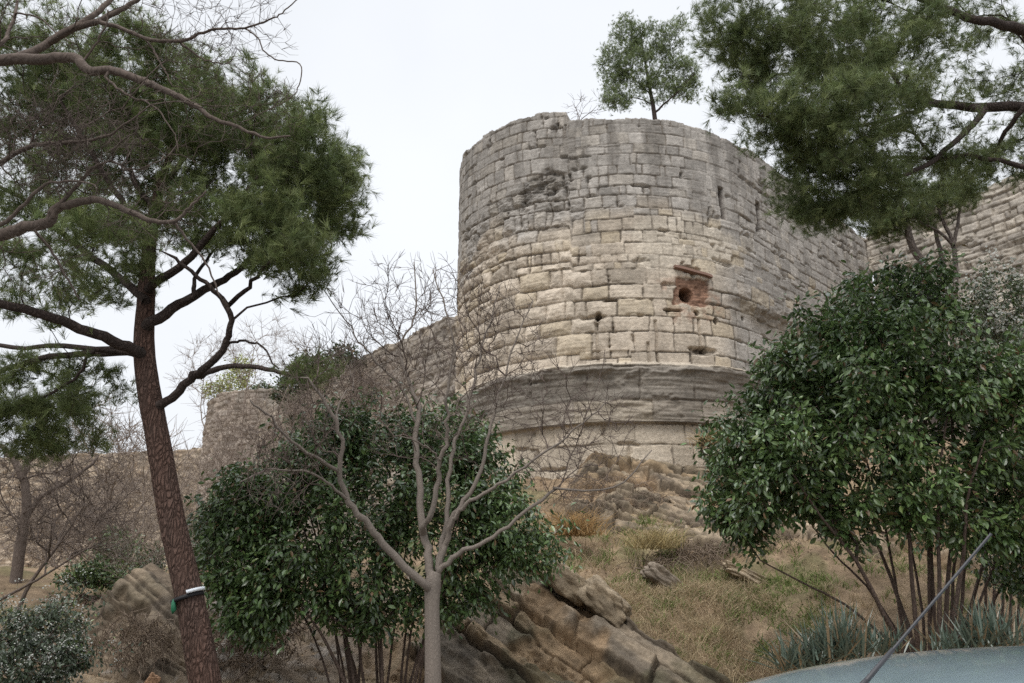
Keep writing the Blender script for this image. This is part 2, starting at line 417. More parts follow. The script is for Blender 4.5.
def road():
    m, nt, b, out = mat_new('asphalt'); co = coordnode(nt)
    cr = N(nt, 'ShaderNodeMix', data_type='RGBA'); nt.links.new(noise(nt, co, 60, 5, .7), cr.inputs[0])
    cr.inputs[6].default_value = (.035, .035, .036, 1); cr.inputs[7].default_value = (.08, .078, .075, 1)
    nt.links.new(cr.outputs[2], b.inputs['Base Color']); b.inputs['Roughness'].default_value = .9
    def slab(name, x0, x1, y0, y1, z0, z1, mt):
        V = [[x, y, z] for z in (z0, z1) for (x, y) in ((x0, y0), (x1, y0), (x1, y1), (x0, y1))]
        fs = np.array([[4, 5, 6, 7], [0, 1, 5, 4], [1, 2, 6, 5], [2, 3, 7, 6], [3, 0, 4, 7]])
        tag(mesh(name, V, [fs], mt, smooth=False), kind='structure')
    V = np.array([[-300, -4.5, .004], [300, -4.5, .004], [300, 3.95, .004], [-300, 3.95, .004]])
    tag(mesh('road', V, [np.array([[0, 1, 2, 3]])], m, smooth=False), kind='structure')
    pv = plain('pavement_concrete', (.28, .27, .25), .9)
    slab('kerb', -300, 300, 3.95, 4.1, -.1, .13, plain('kerb_stone', (.33, .32, .30), .85))
    slab('pavement', -300, 300, 4.1, 6.2, -.1, .122, pv)
    V = np.array([[-300, -.6, .009], [300, -.6, .009], [300, -.48, .009], [-300, -.48, .009]])
    tag(mesh('road_marking', V, [np.array([[0, 1, 2, 3]])], plain('white_paint', (.75, .75, .73), .7), smooth=False), kind='structure')
road()

# ------------------------------------------------------------------ masonry
def layout(z0, z1, hmin, hmax, rng):
    z = [z0]
    while z[-1] < z1: z.append(z[-1] + rng.uniform(hmin, hmax))
    return np.array(z)
def masonry(U, Z, zs, wmin, wmax, seed, jw=.03, jd=.04, off=.02, wob=.05, slant=.0):
    """returns displacement, block random numbers (3), distance to the joint."""
    rng = np.random.default_rng(seed)
    Zw = Z + (fbm(U * .35, Z * .3, seed + 1, 3) - .5) * 2 * wob + (fbm(U * 1.6, Z * 1.1, seed + 2, 3) - .5) * .8 * wob
    k = np.clip(np.searchsorted(zs, Zw.ravel()) - 1, 0, len(zs) - 2).reshape(Z.shape)
    dz = np.minimum(Zw - zs[k], zs[k + 1] - Zw)
    u0, u1 = U.min() - 3, U.max() + 3
    Uw = U + (fbm(U * 1.2 + 40, Z * 1.6, seed + 4, 3) - .5) * wob * 1.6
    b = np.zeros(U.shape); du = np.zeros(U.shape)
    wm = np.broadcast_to(np.asarray(wmin, float), (len(zs),)); wx = np.broadcast_to(np.asarray(wmax, float), (len(zs),))
    for r in range(len(zs) - 1):
        m = k == r
        if not m.any(): continue
        j = [u0 - rng.uniform(0, wx[r])]
        while j[-1] < u1:
            w = rng.uniform(wm[r], wx[r]) if rng.uniform() > .2 else rng.uniform(wm[r] * .5, wm[r]); j.append(j[-1] + w)
        j = np.array(j); uu = Uw[m]; i = np.clip(np.searchsorted(j, uu) - 1, 0, len(j) - 2)
        b[m] = i; du[m] = np.minimum(uu - j[i], j[i + 1] - uu)
    rn = [rnd(b, k, seed + 20 + q) for q in range(4)]
    e = (fbm(U * 5, Z * 5, seed + 6, 3) - .5) * .05
    dz = np.maximum(dz + e, 0); du = np.maximum(du + e, 0)
    d = np.minimum(du, dz); rr = .06
    inside = np.hypot(np.maximum(rr - du, 0), np.maximum(rr - dz, 0)); d = np.minimum(d, np.maximum(rr - inside, 0) + np.where(inside > 0, 0, 1))
    h = -jd * np.exp(-(d / jw) ** 2) + (rn[0] - .5) * 2 * off
    return h, rn, d, k
RC, TX, TY = 6.5, 4.2, 31.45
TH0, TH1 = R(120), R(315)
ARC = RC * (TH1 - TH0); FLANK = 11.9
def tower_path(u):
    u = np.asarray(u, float); th = TH0 + np.minimum(u, ARC) / RC
    c = np.stack([TX + RC * np.cos(th), TY + RC * np.sin(th)], -1); n = np.stack([np.cos(th), np.sin(th)], -1)
    s = np.maximum(u - ARC, 0)[..., None]; t = np.array([math.cos(TH1 + math.pi / 2), math.sin(TH1 + math.pi / 2)])
    return c + s * t, n
UG = np.linspace(0, ARC + FLANK, 2000); PG, NG = tower_path(UG)
def px_uz(px, py):
    """where the ray through a photo point meets the tower face: (u, z)."""
    d = ray(px, py); a = math.atan2(d[0], d[1]); ang = np.arctan2(PG[:, 0], PG[:, 1])
    ok = (NG * -PG).sum(1) > 0
    i = np.argmin(np.abs(ang - a) + np.where(ok, 0, 9)); Y = PG[i, 1]
    return UG[i], CZ + d[2] * Y / d[1]
# parapet height along u, read off the photo's skyline
sky = [(458, 170), (463, 155), (470, 147), (480, 139), (490, 132), (505, 124), (520, 118), (535, 114), (548, 112), (566, 111), (568, 119), (600, 119), (640, 118), (665, 120), (700, 128), (738, 146), (742, 147), (752, 150), (800, 190), (870, 240)]
TU = np.array([px_uz(*p) for p in sky]); TU = TU[np.argsort(TU[:, 0])]
def ztop(u):
    return np.interp(u, np.concatenate([[0], TU[:, 0]]), np.concatenate([[TU[0, 1]], TU[:, 1]]))
def tower():
    root = thing('stone_tower', (TX, TY, 5), 'large round ruined tower of pale limestone blocks with a moulded cornice above the rocky slope', 'tower')
    st = .027
    U = np.arange(0, ARC + FLANK, st); Z = np.arange(4.2, 20.4, st)
    u, z = np.meshgrid(U, Z); zt0 = ztop(u)
    # courses rise a little towards the higher left-hand parapet
    lift = (zt0 - 18.3) * sst(10, 17.5, z)
    zc = z - np.where(u < TU[10, 0], lift, 0)
    rng = np.random.default_rng(4)
    low = [4.0, 4.9, 5.65, 6.4, 7.05, 7.8, 8.9]
    mid = [9.5, 10.2, 10.75, 11.35, 11.85, 12.45, 12.95, 13.4, 13.85]
    zs = np.array(low + mid + list(layout(13.85, 20.8, .37, .47, rng))[1:])
    wmin = np.where(zs < 7.7, .9, np.where(zs < 8.8, 1.3, np.where(zs < 13.6, .65, .4))); wmax = np.where(zs < 7.7, 1.7, np.where(zs < 8.8, 2.2, np.where(zs < 13.6, 1.35, .95)))
    h, rn, d, k = masonry(u, zc, zs, wmin, wmax, 11, .021, .058, .020, .07)
    zs2 = np.array([4.0, 4.9, 5.65, 6.4, 7.05, 7.8, 8.9, 9.28, 9.75, 10.2, 10.55, 10.95, 11.35, 11.65, 12.0, 12.3, 12.7, 13.05, 13.4, 13.62, 13.85] + list(layout(13.85, 20.8, .27, .62, rng))[1:])
    w2 = np.where(zs2 < 7.7, .9, np.where(zs2 < 8.8, 1.3, .32)); w2x = np.where(zs2 < 7.7, 1.7, np.where(zs2 < 8.8, 2.2, .85))
    hB, rB, dB, kB = masonry(u, zc, zs2, w2, w2x, 12, .021, .058, .024, .08)
    cellk = np.searchsorted(np.array(low + mid + list(np.arange(13.85, 21, .85))), zc.ravel()).reshape(zc.shape)
    pick = (rnd(np.floor(u / 1.7 + rnd(cellk, cellk * 0, 55) * 3), cellk, 56) > .50 + .3 * sst(12.5, 11, zc)) & (z > 9.05)
    h = np.where(pick, hB, h); d = np.where(pick, dB, d); rn = [np.where(pick, b, a) for a, b in zip(rn, rB)]
    # mortar-filled stretches where the joints hardly show
    fill = sst(.42, .62, fbm(u * .55, z * .7, 57, 3)); jm = np.exp(-(d / .021) ** 2); h += (.045 * fill + .022 * sst(13.2, 14.2, zc) * (1 - fill)) * jm
    # erosion: a patch below the left parapet and the rounded blocks of the middle left
    def spot(px, py, ru, rz, wobble=.5, sd=0):
        a, b = px_uz(px, py); q = np.hypot((u - a) / ru, (z - b) / rz) + (fbm(u * 1.5, z * 1.5, 80 + sd, 4) - .5) * 2 * wobble
        return sst(1.15, .75, q)
    e1 = spot(538, 189, 1.15, .62, .7, 1); e2 = np.maximum(spot(515, 215, 2.6, 1.1, .6, 2), spot(480, 245, 2.6, 1.2, .6, 3))
    e3 = sst(13.9, 12.6, zc) * sst(9.0, 9.6, z) * sst(px_uz(640, 250)[0], px_uz(560, 250)[0], u)
    er = np.clip(np.maximum(e1, np.maximum(e2 * .8, e3 * .45)), 0, 1)
    pill = np.minimum(d, .22) / .22
    h += e3 * (.13 * (pill ** .6 - 1)) + e2 * .09 * (pill ** .5 - 1)
    h += np.where(zc < 13.8, (rn[1] - .5) * .05, 0) * sst(9, 9.4, z)
    stri = fbm(u * 1.2, z * 14, 91, 3) - .5
    h += stri * (.018 + .03 * er) + (fbm(u * 4, z * 6, 92, 4) - .5) * (.02 + .06 * er)
    h += e1 * ((fbm(u * 2.2, z * 9, 93, 4) - .5) * .34 - .08) + e2 * ((fbm(u * 2.2, z * 4, 94, 4) - .5) * .22 - .03)
    # missing chips along the joints
    chip = sst(.66, .74, fbm(u * 1.1, z * 1.6, 95, 3)) * sst(.12, .0, d); h -= chip * .12
    # overhang on the flank, an old eroded ledge
    fl = sst(px_uz(715, 300)[0], px_uz(750, 300)[0], u); zl = px_uz(765, 312)[1] + (fbm(u * .8, u * 0, 96, 3) - .5) * .5
    h += fl * (.16 * sst(zl - .12, zl + .12, z) - .12) + fl * (fbm(u * 3, z * 5, 97, 4) - .5) * .22 * np.exp(-((z - zl) / .5) ** 2)
    # profile of plinth and cornice
    prof = np.interp(z, [4, 6.38, 6.42, 7.03, 7.07, 7.78, 7.82, 8.2, 8.55, 8.72, 8.76, 8.92, 8.98, 9.06, 9.12], [.10, .02, .05, .05, .27, .27, .29, .30, .36, .45, .50, .50, .46, .10, .0])
    lf = 1 - .75 * sst(px_uz(520, 380)[0], px_uz(470, 380)[0], u); prof = np.where(z > 7.05, prof * lf, prof); brk = sst(.50, .64, fbm(u * .9, z * 1.2, 98, 4)) * (z > 7.1) * (z < 9.05); prof = prof * (1 - brk * .30) + np.where((z > 8.5) & (z < 9.1), (fbm(u * 2.5, z * 2, 99, 4) - .5) * .12, 0)
    h += prof + np.where((z > 7.1) & (z < 8.9), (fbm(u * .8, z * 9, 132, 3) - .5) * .09, 0)
    # holes
    pits = np.zeros_like(z)
    def hole(px, py, ru, rz, dep, sharp=.75, w=.25, sd=0):
        a, b = px_uz(px, py); q = np.hypot((u - a) / ru, (z - b) / rz) + (fbm(u * 4, z * 4, 110 + sd, 3) - .5) * w
        m = sst(1.12, sharp, q); pits[:] = np.maximum(pits, m); return -dep * m
    a0, b0 = px_uz(693, 291)
    patch = sst(1.08, .9, np.maximum(np.abs(u - a0) / .62, np.abs(z - b0) / .46) + (fbm(u * 2.6, z * 2.6, 101, 4) - .5) * .75)
    flat = sst(.2, .9, patch)
    h = h * (1 - flat * .8) - patch * .10 + patch * (fbm(u * 5, z * 5, 103, 4) - .5) * .12
    h += hole(688, 294, .27, .25, .75, .8, .15, 1) + hole(690, 268, .45, .10, .3, .6, .5, 2)
    h += hole(598, 316, .12, .14, .35, sd=3) + hole(612, 300, .3, .07, .25, .6, .6, sd=4) + hole(703, 350, .5, .13, .3, .5, .6, sd=5) + hole(716, 321, .1, .12, .3, sd=6) + hole(697, 313, .1, .1, .25, sd=7) + hole(745, 318, .1, .1, .25, sd=8) + hole(672, 310, .35, .06, .2, .6, .6, sd=9)
    def slit(px, py0, py1, hw, dep):
        a, b = px_uz(px, (py0 + py1) / 2); k_ = (px_uz(px, py0)[1] - px_uz(px, py1)[1]) / 2
        m = sst(hw + .02, hw - .02, np.abs(u - a + (fbm(z * 2, z * 0 + px, 130, 2) - .5) * .06)) * sst(k_ + .03, k_ - .03, np.abs(z - b)); return m * dep, m
    s1, m1 = slit(722, 188, 218, .12, -.8); s2, m2 = slit(758, 203, 231, .17, -.9); h += s1 + s2
    for px0, py0, py1 in ((657, 320, 362), (597, 322, 362), (649, 342, 362), (700, 318, 348)): h += slit(px0, py0, py1, .05, -.10)[0]
    # skyline: rows above the parapet turn inwards to make the wall top
    ub = np.floor(u / .62 + .3 * np.sin(u)); zt = zt0 + (rnd(ub, ub * 0, 7) - .6) * .10 + (fbm(u * 3.1, u * 0, 8, 3) - .5) * .10
    over = np.maximum(z - zt, 0); zz = np.minimum(z, zt); h = np.where(over > 0, np.minimum(h, .02), h) - over * 1.3
    zz = zz + np.where(over > 0, (fbm(u * 3, over * 5, 9, 3) - .5) * .06, 0) - np.exp(-np.maximum(zt - z, 0) / .05) * .03 * (over == 0)
    p, n = tower_path(u)
    V = np.concatenate([p + n * h[..., None], zz[..., None]], -1)
    # stone colours, darker in slits and holes and below the flank ledge
    f1 = fbm(u * .35, z * .35, 120, 4)[..., None]; f2 = fbm(u * 1.3, z * 1.3, 121, 4)[..., None]; f3 = fbm(u * 5, z * 5, 122, 4)[..., None]
    grey = np.array([.325, .303, .277]); beige = np.array([.432, .368, .296]); pale = np.array([.51, .445, .36]); dark = np.array([.165, .15, .133])
    r0 = rn[2][..., None]; r1 = rn[3][..., None]
    up = sst(13.2, 14.4, zc + (f1[..., 0] - .5) * 2.6 + (rn[2] - .5) * 1.0)[..., None]
    warm = sst(px_uz(600, 220)[0], px_uz(660, 220)[0], u)[..., None]
    c = beige + (pale - beige) * (r1 * .5)
    c = c + (grey - c) * np.clip(up + sst(px_uz(705, 260)[0], px_uz(745, 260)[0], u + (rn[1] - .5) * 1.2)[..., None], 0, 1) * .92
    c = c * (.80 + .36 * r0) * (.74 + .52 * f2) * (.84 + .32 * f3) * 1.05
    pl = spot(690, 245, 2.3, 1.25, .35, 9)[..., None]; c = c + (np.array([.55, .488, .40]) * (.82 + .3 * r0) * (.8 + .4 * f3) - c) * pl * .75
    yel = (r1 > .84) * (1 - .75 * up) * (.5 + .5 * f3); c = c + (np.array([.50, .41, .28]) - c) * yel * .55
    # lichen and rain dark: streaks down from the parapet and blotches
    strk = sst(.50, .68, fbm(u * 2.2, z * .35, 125, 4)[..., None] + .25 * (f2 - .5)); top = sst(5.5, .3, (zt0 - z))[..., None]
    c = c + (dark * (.8 + .5 * f3) - c) * (strk * top * .75)
    leftgrey = sst(px_uz(560, 200)[0], px_uz(490, 200)[0], u)[..., None] * sst(13.0, 14.5, zc)[..., None]
    c = c * (1 - .16 * leftgrey)
    c = c + (dark * .75 - c) * (e1 * sst(.35, .65, f3[..., 0]))[..., None] * .7
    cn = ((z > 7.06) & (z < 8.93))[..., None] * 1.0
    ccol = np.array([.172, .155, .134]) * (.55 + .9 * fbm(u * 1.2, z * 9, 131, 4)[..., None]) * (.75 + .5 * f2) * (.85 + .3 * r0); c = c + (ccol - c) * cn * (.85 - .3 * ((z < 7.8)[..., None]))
    lip_light = np.exp(-((z - 9.0) / .10) ** 2)[..., None]; c = c + (np.array([.46, .40, .32]) - c) * lip_light * .7  # light caught by the cornice's top edge, painted into the stone
    base = (z < 7.05)[..., None] * 1.0; c = c + (np.array([.50, .43, .34]) * (.75 + .35 * r0) * (.7 + .6 * f2) - c) * base * .8
    jn = np.exp(-(d / .023) ** 2)[..., None]; c = c + (np.array([.15, .125, .10]) * (.7 + .6 * f3) - c) * jn * (.85 - .55 * fill[..., None])
    red = np.array([.27, .16, .11]) * (.6 + .8 * f3); bj = np.exp(-((((z - b0) / .13) % 1 - .5) / .12) ** 2); h -= 0 * bj; red = red * (.75 + .5 * rnd(np.floor((z - b0) / .13), np.floor((u - a0) / .26 + .5 * (np.floor((z - b0) / .13) % 2)), 104)[..., None]) * (1 - .45 * bj[..., None])
    rs_ = spot(697, 300, 1.25, .8, .8, 21); redm = np.maximum(patch * (.45 + .55 * sst(.36, .5, f2[..., 0])), rs_ * .45 * sst(.45, .6, f3[..., 0])); c = c + (red - c) * redm[..., None]
    c = c + (np.array([.055, .032, .026]) - c) * np.sqrt(np.maximum(m1, m2))[..., None]  # rust-dark slit reveals, with the shade of the openings painted in
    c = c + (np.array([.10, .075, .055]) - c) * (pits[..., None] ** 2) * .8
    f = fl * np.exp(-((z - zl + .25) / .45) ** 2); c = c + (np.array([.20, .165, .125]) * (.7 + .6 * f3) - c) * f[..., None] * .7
    def rows(lo, hi, name):
        i0 = max(0, int(np.searchsorted(Z, lo))); i1 = min(len(Z), int(np.searchsorted(Z, hi)) + 1)
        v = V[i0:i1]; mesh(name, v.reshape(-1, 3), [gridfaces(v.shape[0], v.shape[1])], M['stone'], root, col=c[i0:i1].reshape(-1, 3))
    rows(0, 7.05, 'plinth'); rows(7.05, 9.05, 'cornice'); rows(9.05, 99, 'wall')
    # filled top on which the trees stand
    uu = np.linspace(0, ARC + FLANK, 90); p, n = tower_path(uu); q = p - n * .8
    c0 = np.array([[TX, TY]]); P = np.vstack([q, [[14, 42]], [[-2, 42]]]); Vt = np.column_stack([np.vstack([c0 + [[1, 2]], P]), np.full(len(P) + 1, 17.75)])
    i = np.arange(1, len(P)); fs = np.stack([np.zeros_like(i), i, i + 1], 1)
    mesh('terrace', Vt, [np.vstack([fs, [[0, len(P), 1]]])], M['earth'], root, col=np.array([.2, .17, .11]))
    # terracotta slab over the drain
    a, b = px_uz(692, 272); p, n = tower_path(np.array([a - .68, a - .3, a + .1, a + .45, a + .72])); tb = []
    zb = np.array([b + .10, b + .05, b - .02, b - .05, b - .10])
    for s, dz in ((.14, .05), (.16, -.05), (-.1, -.06), (-.1, .06)): tb.append(np.column_stack([p + n * s, zb + dz]))
    V4 = np.stack(tb, 1).reshape(-1, 3); fs = []
    for i in range(4):
        for j in range(4): fs.append([i * 4 + j, i * 4 + (j + 1) % 4, (i + 1) * 4 + (j + 1) % 4, (i + 1) * 4 + j])
    fs += [[0, 1, 2, 3], [19, 18, 17, 16]]
    mesh('terracotta_lintel', V4, [np.array(fs)], plain('terracotta', (.19, .112, .082), .9), root, smooth=False)
tower()

def curtain(name, label, cat, A, B, z0, za, zb, st, seed, hmin, hmax, wmin, wmax, c1, c2, jd=.06, off=.05, thick=1.2, arc=None, group=None, rough=.1, crumble=.3):
    """a straight (or round) rubble wall as one displaced sheet with a top that turns inwards."""
    A = np.array(A, float); B = np.array(B, float)
    if arc is None: Ln = np.linalg.norm(B - A); path = lambda u: (A + (B - A) * (u / Ln)[..., None], np.broadcast_to(np.array([(B - A)[1], -(B - A)[0]]) / Ln, u.shape + (2,)))
    else:
        cx, cy, r, t0, t1 = arc; Ln = r * (t1 - t0)
        def path(u):
            th = t0 + u / r; n = np.stack([np.cos(th), np.sin(th)], -1); return np.array([cx, cy]) + n * r, n
    zm = max(za, zb) + 1.6; U = np.arange(0, Ln, st); Z = np.arange(z0, zm, st); u, z = np.meshgrid(U, Z)
    rng = np.random.default_rng(seed); zs = layout(z0 - .5, zm + 1, hmin, hmax, rng)
    h, rn, d, k = masonry(u, z, zs, wmin, wmax, seed, .035, jd, off, .09)
    h += (fbm(u * 1.5, z * 2.5, seed + 50, 4) - .5) * rough * 2 + (fbm(u * .4, z * .4, seed + 51, 3) - .5) * rough * 2
    h -= sst(.62, .72, fbm(u * .9, z * 1.3, seed + 52, 4)) * .12
    zt = za + (zb - za) * u / Ln + (fbm(u * .5, u * 0, seed + 53, 4) - .5) * crumble * 2 + (rnd(np.floor(u / .5), np.floor(u) * 0, seed) - .5) * crumble * .4
    over = np.maximum(z - zt, 0); zz = np.minimum(z, zt); h = h - over * 1.5
    p, n = path(u); V = np.concatenate([p + n * h[..., None], zz[..., None]], -1)
    f2 = fbm(u * 1.1, z * 1.1, seed + 60, 4)[..., None]; f3 = fbm(u * 4, z * 4, seed + 61, 3)[..., None]; f1 = fbm(u * .3, z * .3, seed + 62, 3)[..., None]
    c = np.array(c1) + (np.array(c2) - np.array(c1)) * sst(.3, .7, f1 * .6 + rn[2][..., None] * .4); c = c * (.75 + .45 * rn[3][..., None]) * (.7 + .6 * f2)
    c = c + (np.array([.22, .185, .145]) * (.7 + .6 * f3) - c) * np.exp(-(d / .035) ** 2)[..., None] * .7
    c = c + (np.array([.20, .18, .155]) - c) * (sst(.52, .68, fbm(u * 1.6, z * .35, seed + 63, 4)) * sst(4, 0, zt - z))[..., None] * .6
    o = mesh(name, V.reshape(-1, 3), [gridfaces(len(Z), len(U))], M['rubble'], col=c.reshape(-1, 3), origin=(*path(np.array([Ln / 2]))[0][0], z0))
    return tag(o, label, cat, group)
G1, G2, P1, P2 = (.29, .255, .22), (.37, .315, .25), (.43, .385, .325), (.35, .315, .275)
curtain('curtain_wall', 'tall pale rubble curtain wall running forward on the right of the round tower', 'wall', (17.0, 34.9), (27.5, 20.7), 5, 18.5, 19.0, .042, 301, .22, .42, .3, .9, P1, P2, .07, .05)
curtain('curtain_wall', 'grey curtain wall sloping away behind the left side of the round tower', 'wall', (-19.5, 59.8), (-1.4, 38.1), 2.5, 16.3, 16.2, .06, 302, .3, .45, .4, .9, G1, G2, .06, .05)
curtain('wall_tower', 'smaller crumbling grey round tower far left, yellow-green bush on its top', 'tower', (0, 0), (0, 0), 2.5, 17.9, 18.3, .07, 303, .3, .5, .4, 1.0, (.30, .255, .22), (.38, .32, .265), .08, .08, arc=(-21.2, 69, 5.4, R(150), R(360)), rough=.16)
curtain('curtain_wall', 'long low-looking tan wall far left beyond the bare thicket', 'wall', (-75, 95), (-25.8, 72), 2.5, 17.6, 14.9, .12, 304, .3, .5, .4, 1.0, (.36, .285, .21), (.40, .33, .255), .08, .08, rough=.2)

# ------------------------------------------------------------------ rock outcrop and loose blocks
def outcrop(label, base, org, dip, S0, S1, T0, T1, zs, wmin, wmax, seed, lean, st=.02, amp=1., jd=.14, soil=.3, c1=(.13, .106, .08), c2=(.215, .172, .125), ochre=(5, 7), moss_shade=.6, fade=.3, dirt=(.27, .185, .11), lo=.52):
    """dipping beds exposed on a face that leans back into the slope."""
    root = thing('rock_outcrop', base, label, 'rock'); a = R(dip)
    S = np.arange(S0, S1, st); T = np.arange(T0, T1, st); s, t = np.meshgrid(S, T)
    ws = (fbm(s * .5, t * .5, seed + 5, 3) - .5) * .35
    h, rn, d, k = masonry(s, t + ws, np.array(zs), wmin, wmax, seed, .022, jd, .11 * amp, .15)
    step = rnd(np.arange(60), np.zeros(60), seed + 3)
    h += (step[k] - .5) * .34 * amp + (rn[1] - .5) * .14 * amp
    h += (fbm(s * .9, t * .9, seed + 6, 4) - .5) * .22 * amp + (fbm(s * 1.6, t * 11, seed + 7, 4) - .5) * .16 * amp + (fbm(s * 6, t * 7, seed + 8, 5, .6) - .5) * .13 * amp - sst(.6, .72, fbm(s * 1.5, t * 3, seed + 9, 4)) * .14 * amp
    bury = sst(lo, lo + .12, fbm(s * .8, t * 1.1, seed + 10, 4)) * soil; h = h - bury * .5
    rag = (fbm(s * 1.8, t * 1.8, seed + 11, 4) - .5) * .8
    e = np.minimum(np.minimum(s - S0, S1 - s), np.minimum(t - T0, T1 - t)); edge = sst(0, fade, e + rag * fade)
    h = h * edge - (1 - edge) * .6
    lx = s * math.cos(a) + t * math.sin(a); lz = -s * math.sin(a) + t * math.cos(a); up = np.array([0, math.cos(lean), math.sin(lean)]); nrm = np.array([0, -math.sin(lean), math.cos(lean)])
    V = np.asarray(org) + lx[..., None] * np.array([1, 0, 0]) + (lz / math.sin(lean) * .8)[..., None] * up + h[..., None] * nrm
    f2 = fbm(s * 1.3, t * 2.2, seed + 12, 4)[..., None]; f3 = fbm(s * 6, t * 8, seed + 13, 5, .65)[..., None]; f4 = fbm(s * 2.5, t * 14, seed + 14, 3)[..., None]
    c = np.array(c1) + (np.array(c2) - np.array(c1)) * sst(.38, .62, f2); c = c * (.7 + .5 * rn[2][..., None]) * (.45 + 1.1 * f3) * (.75 + .5 * f4)
    c = c + (np.array([.27, .185, .10]) * (.6 + .8 * f3) - c) * (np.isin(k, ochre) * 1.0)[..., None] * .5
    c = c + (np.array([.065, .062, .034]) * (.6 + .8 * f3) - c) * sst(.47, .62, fbm(s * .9, t * .9, seed + 15, 4))[..., None] * moss_shade  # dark mossy blotches put the bush's shade into the tilted slab's colour
    c = c + (np.array([.05, .038, .028]) - c) * np.exp(-(d / .026) ** 2)[..., None] * .62
    c = c + (np.array(dirt) * (.35 + 1.3 * f3) - c) * np.clip(bury / max(soil, .01), 0, 1)[..., None] * .8
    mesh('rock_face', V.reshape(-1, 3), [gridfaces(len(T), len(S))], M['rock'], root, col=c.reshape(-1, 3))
o0 = at(520, 572, 15.0)
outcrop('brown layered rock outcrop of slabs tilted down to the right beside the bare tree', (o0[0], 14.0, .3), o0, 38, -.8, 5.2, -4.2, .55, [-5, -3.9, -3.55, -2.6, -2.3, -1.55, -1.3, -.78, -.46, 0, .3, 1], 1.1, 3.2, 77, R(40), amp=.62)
b0 = at(686, 516, 22.2) + np.array([0, -.3, .72])
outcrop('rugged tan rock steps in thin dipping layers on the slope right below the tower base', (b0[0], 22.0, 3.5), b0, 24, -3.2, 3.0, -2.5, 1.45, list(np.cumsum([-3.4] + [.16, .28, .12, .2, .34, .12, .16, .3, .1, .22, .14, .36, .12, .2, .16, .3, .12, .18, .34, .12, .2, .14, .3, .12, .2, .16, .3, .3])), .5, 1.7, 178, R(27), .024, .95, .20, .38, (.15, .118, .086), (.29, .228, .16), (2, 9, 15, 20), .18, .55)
b1 = at(850, 535, 18.6)
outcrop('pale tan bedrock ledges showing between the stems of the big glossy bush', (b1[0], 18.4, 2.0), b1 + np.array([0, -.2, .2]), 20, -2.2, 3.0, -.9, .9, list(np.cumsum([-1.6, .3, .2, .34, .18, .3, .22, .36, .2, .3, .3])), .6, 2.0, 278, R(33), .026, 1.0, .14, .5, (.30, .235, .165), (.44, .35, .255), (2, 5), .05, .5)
b2 = at(225, 640, 14.2)
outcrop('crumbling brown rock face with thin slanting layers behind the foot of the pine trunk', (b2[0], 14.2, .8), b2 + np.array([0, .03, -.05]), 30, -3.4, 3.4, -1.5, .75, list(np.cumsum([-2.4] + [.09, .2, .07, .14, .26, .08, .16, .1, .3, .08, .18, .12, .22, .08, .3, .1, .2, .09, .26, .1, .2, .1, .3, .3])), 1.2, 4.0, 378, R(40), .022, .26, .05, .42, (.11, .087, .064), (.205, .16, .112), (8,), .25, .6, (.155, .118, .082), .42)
def rock(p, dims, rz, tilt, label, seed, c=(.27, .215, .15), name='rock_block', group=None):
    n = 22; u = np.linspace(-1, 1, n); Vs = []; Fs = []; k = 0
    for ax in range(3):
        for sg in (-1, 1):
            a, b = np.meshgrid(u, u); q = np.zeros((n, n, 3)); q[..., ax] = sg; q[..., (ax + 1) % 3] = a * sg; q[..., (ax + 2) % 3] = b
            Vs.append(q.reshape(-1, 3)); Fs.append(gridfaces(n, n) + k); k += n * n
    Q = np.concatenate(Vs); V = Q / (np.sum(np.abs(Q) ** 7, 1, keepdims=True) ** (1 / 7.))
    d = 1 + (fbm(V[:, 0] * 1.6 + V[:, 2] * 1.1 + seed, V[:, 1] * 1.6 - V[:, 2] * .9, seed, 4) - .5) * .5 + (fbm(V[:, 0] * 2.3 + seed, V[:, 2] * 3 + V[:, 1] * 2, seed + 5, 4) - .5) * .35
    V = V * d[:, None] * np.array(dims) / 2
    cz, sz = math.cos(rz), math.sin(rz); ct, stt = math.cos(tilt), math.sin(tilt)
    x = V[:, 0] * ct + V[:, 2] * stt; z = -V[:, 0] * stt + V[:, 2] * ct; X = x * cz - V[:, 1] * sz; Y = x * sz + V[:, 1] * cz
    P = np.stack([X, Y, z], 1) + np.asarray(p)
    f = fbm(V[:, 0] * 3 + seed, V[:, 2] * 5 + V[:, 1] * 3, seed + 9, 4)[:, None]
    # weld coincident edge vertices of the six faces
    key = np.round(Q * 1000).astype(np.int64); _, first, inv = np.unique(key, axis=0, return_index=True, return_inverse=True); inv = inv.ravel()
    o = mesh(name, P[first], [inv[np.concatenate(Fs)]], M['rock'], col=(np.array(c) * (.55 + .9 * f))[first], origin=p)
    return tag(o, label, 'rock', group)
A38 = R(38)
rock(at(563, 580, 14.6) + [0, 0, .0], (.85, .6, .42), .1, A38, 'upper long block on the ridge of the tilted outcrop, under the bush', 1)
rock(at(606, 602, 14.3) + [0, 0, 0], (.86, .6, .46), -.05, A38, 'lower long block on the ridge of the tilted outcrop, beside the dry grass', 2)
for i, (px, py, Y, dim, tl, lb) in enumerate([
    (700, 530, 21.2, (1.6, .8, .34), .45, 'low brown slab at the foot of the rock steps'),
    (752, 583, 17.3, (1.15, .6, .25), .45, 'grey-brown slab lying in the dry grass left of the big bush'),
    (668, 580, 17.0, (1.0, .6, .35), .6, 'brown half-buried block upslope of the tilted outcrop'),
]):
    p = at(px, py, Y); g = hz(p[0], Y); rock((p[0], Y, .5 * g + .5 * p[2]), dim, .15 * ((i % 3) - 1), tl, lb, 20 + i, (.33, .26, .18) if i not in (2, 4, 5) else (.22, .18, .14))
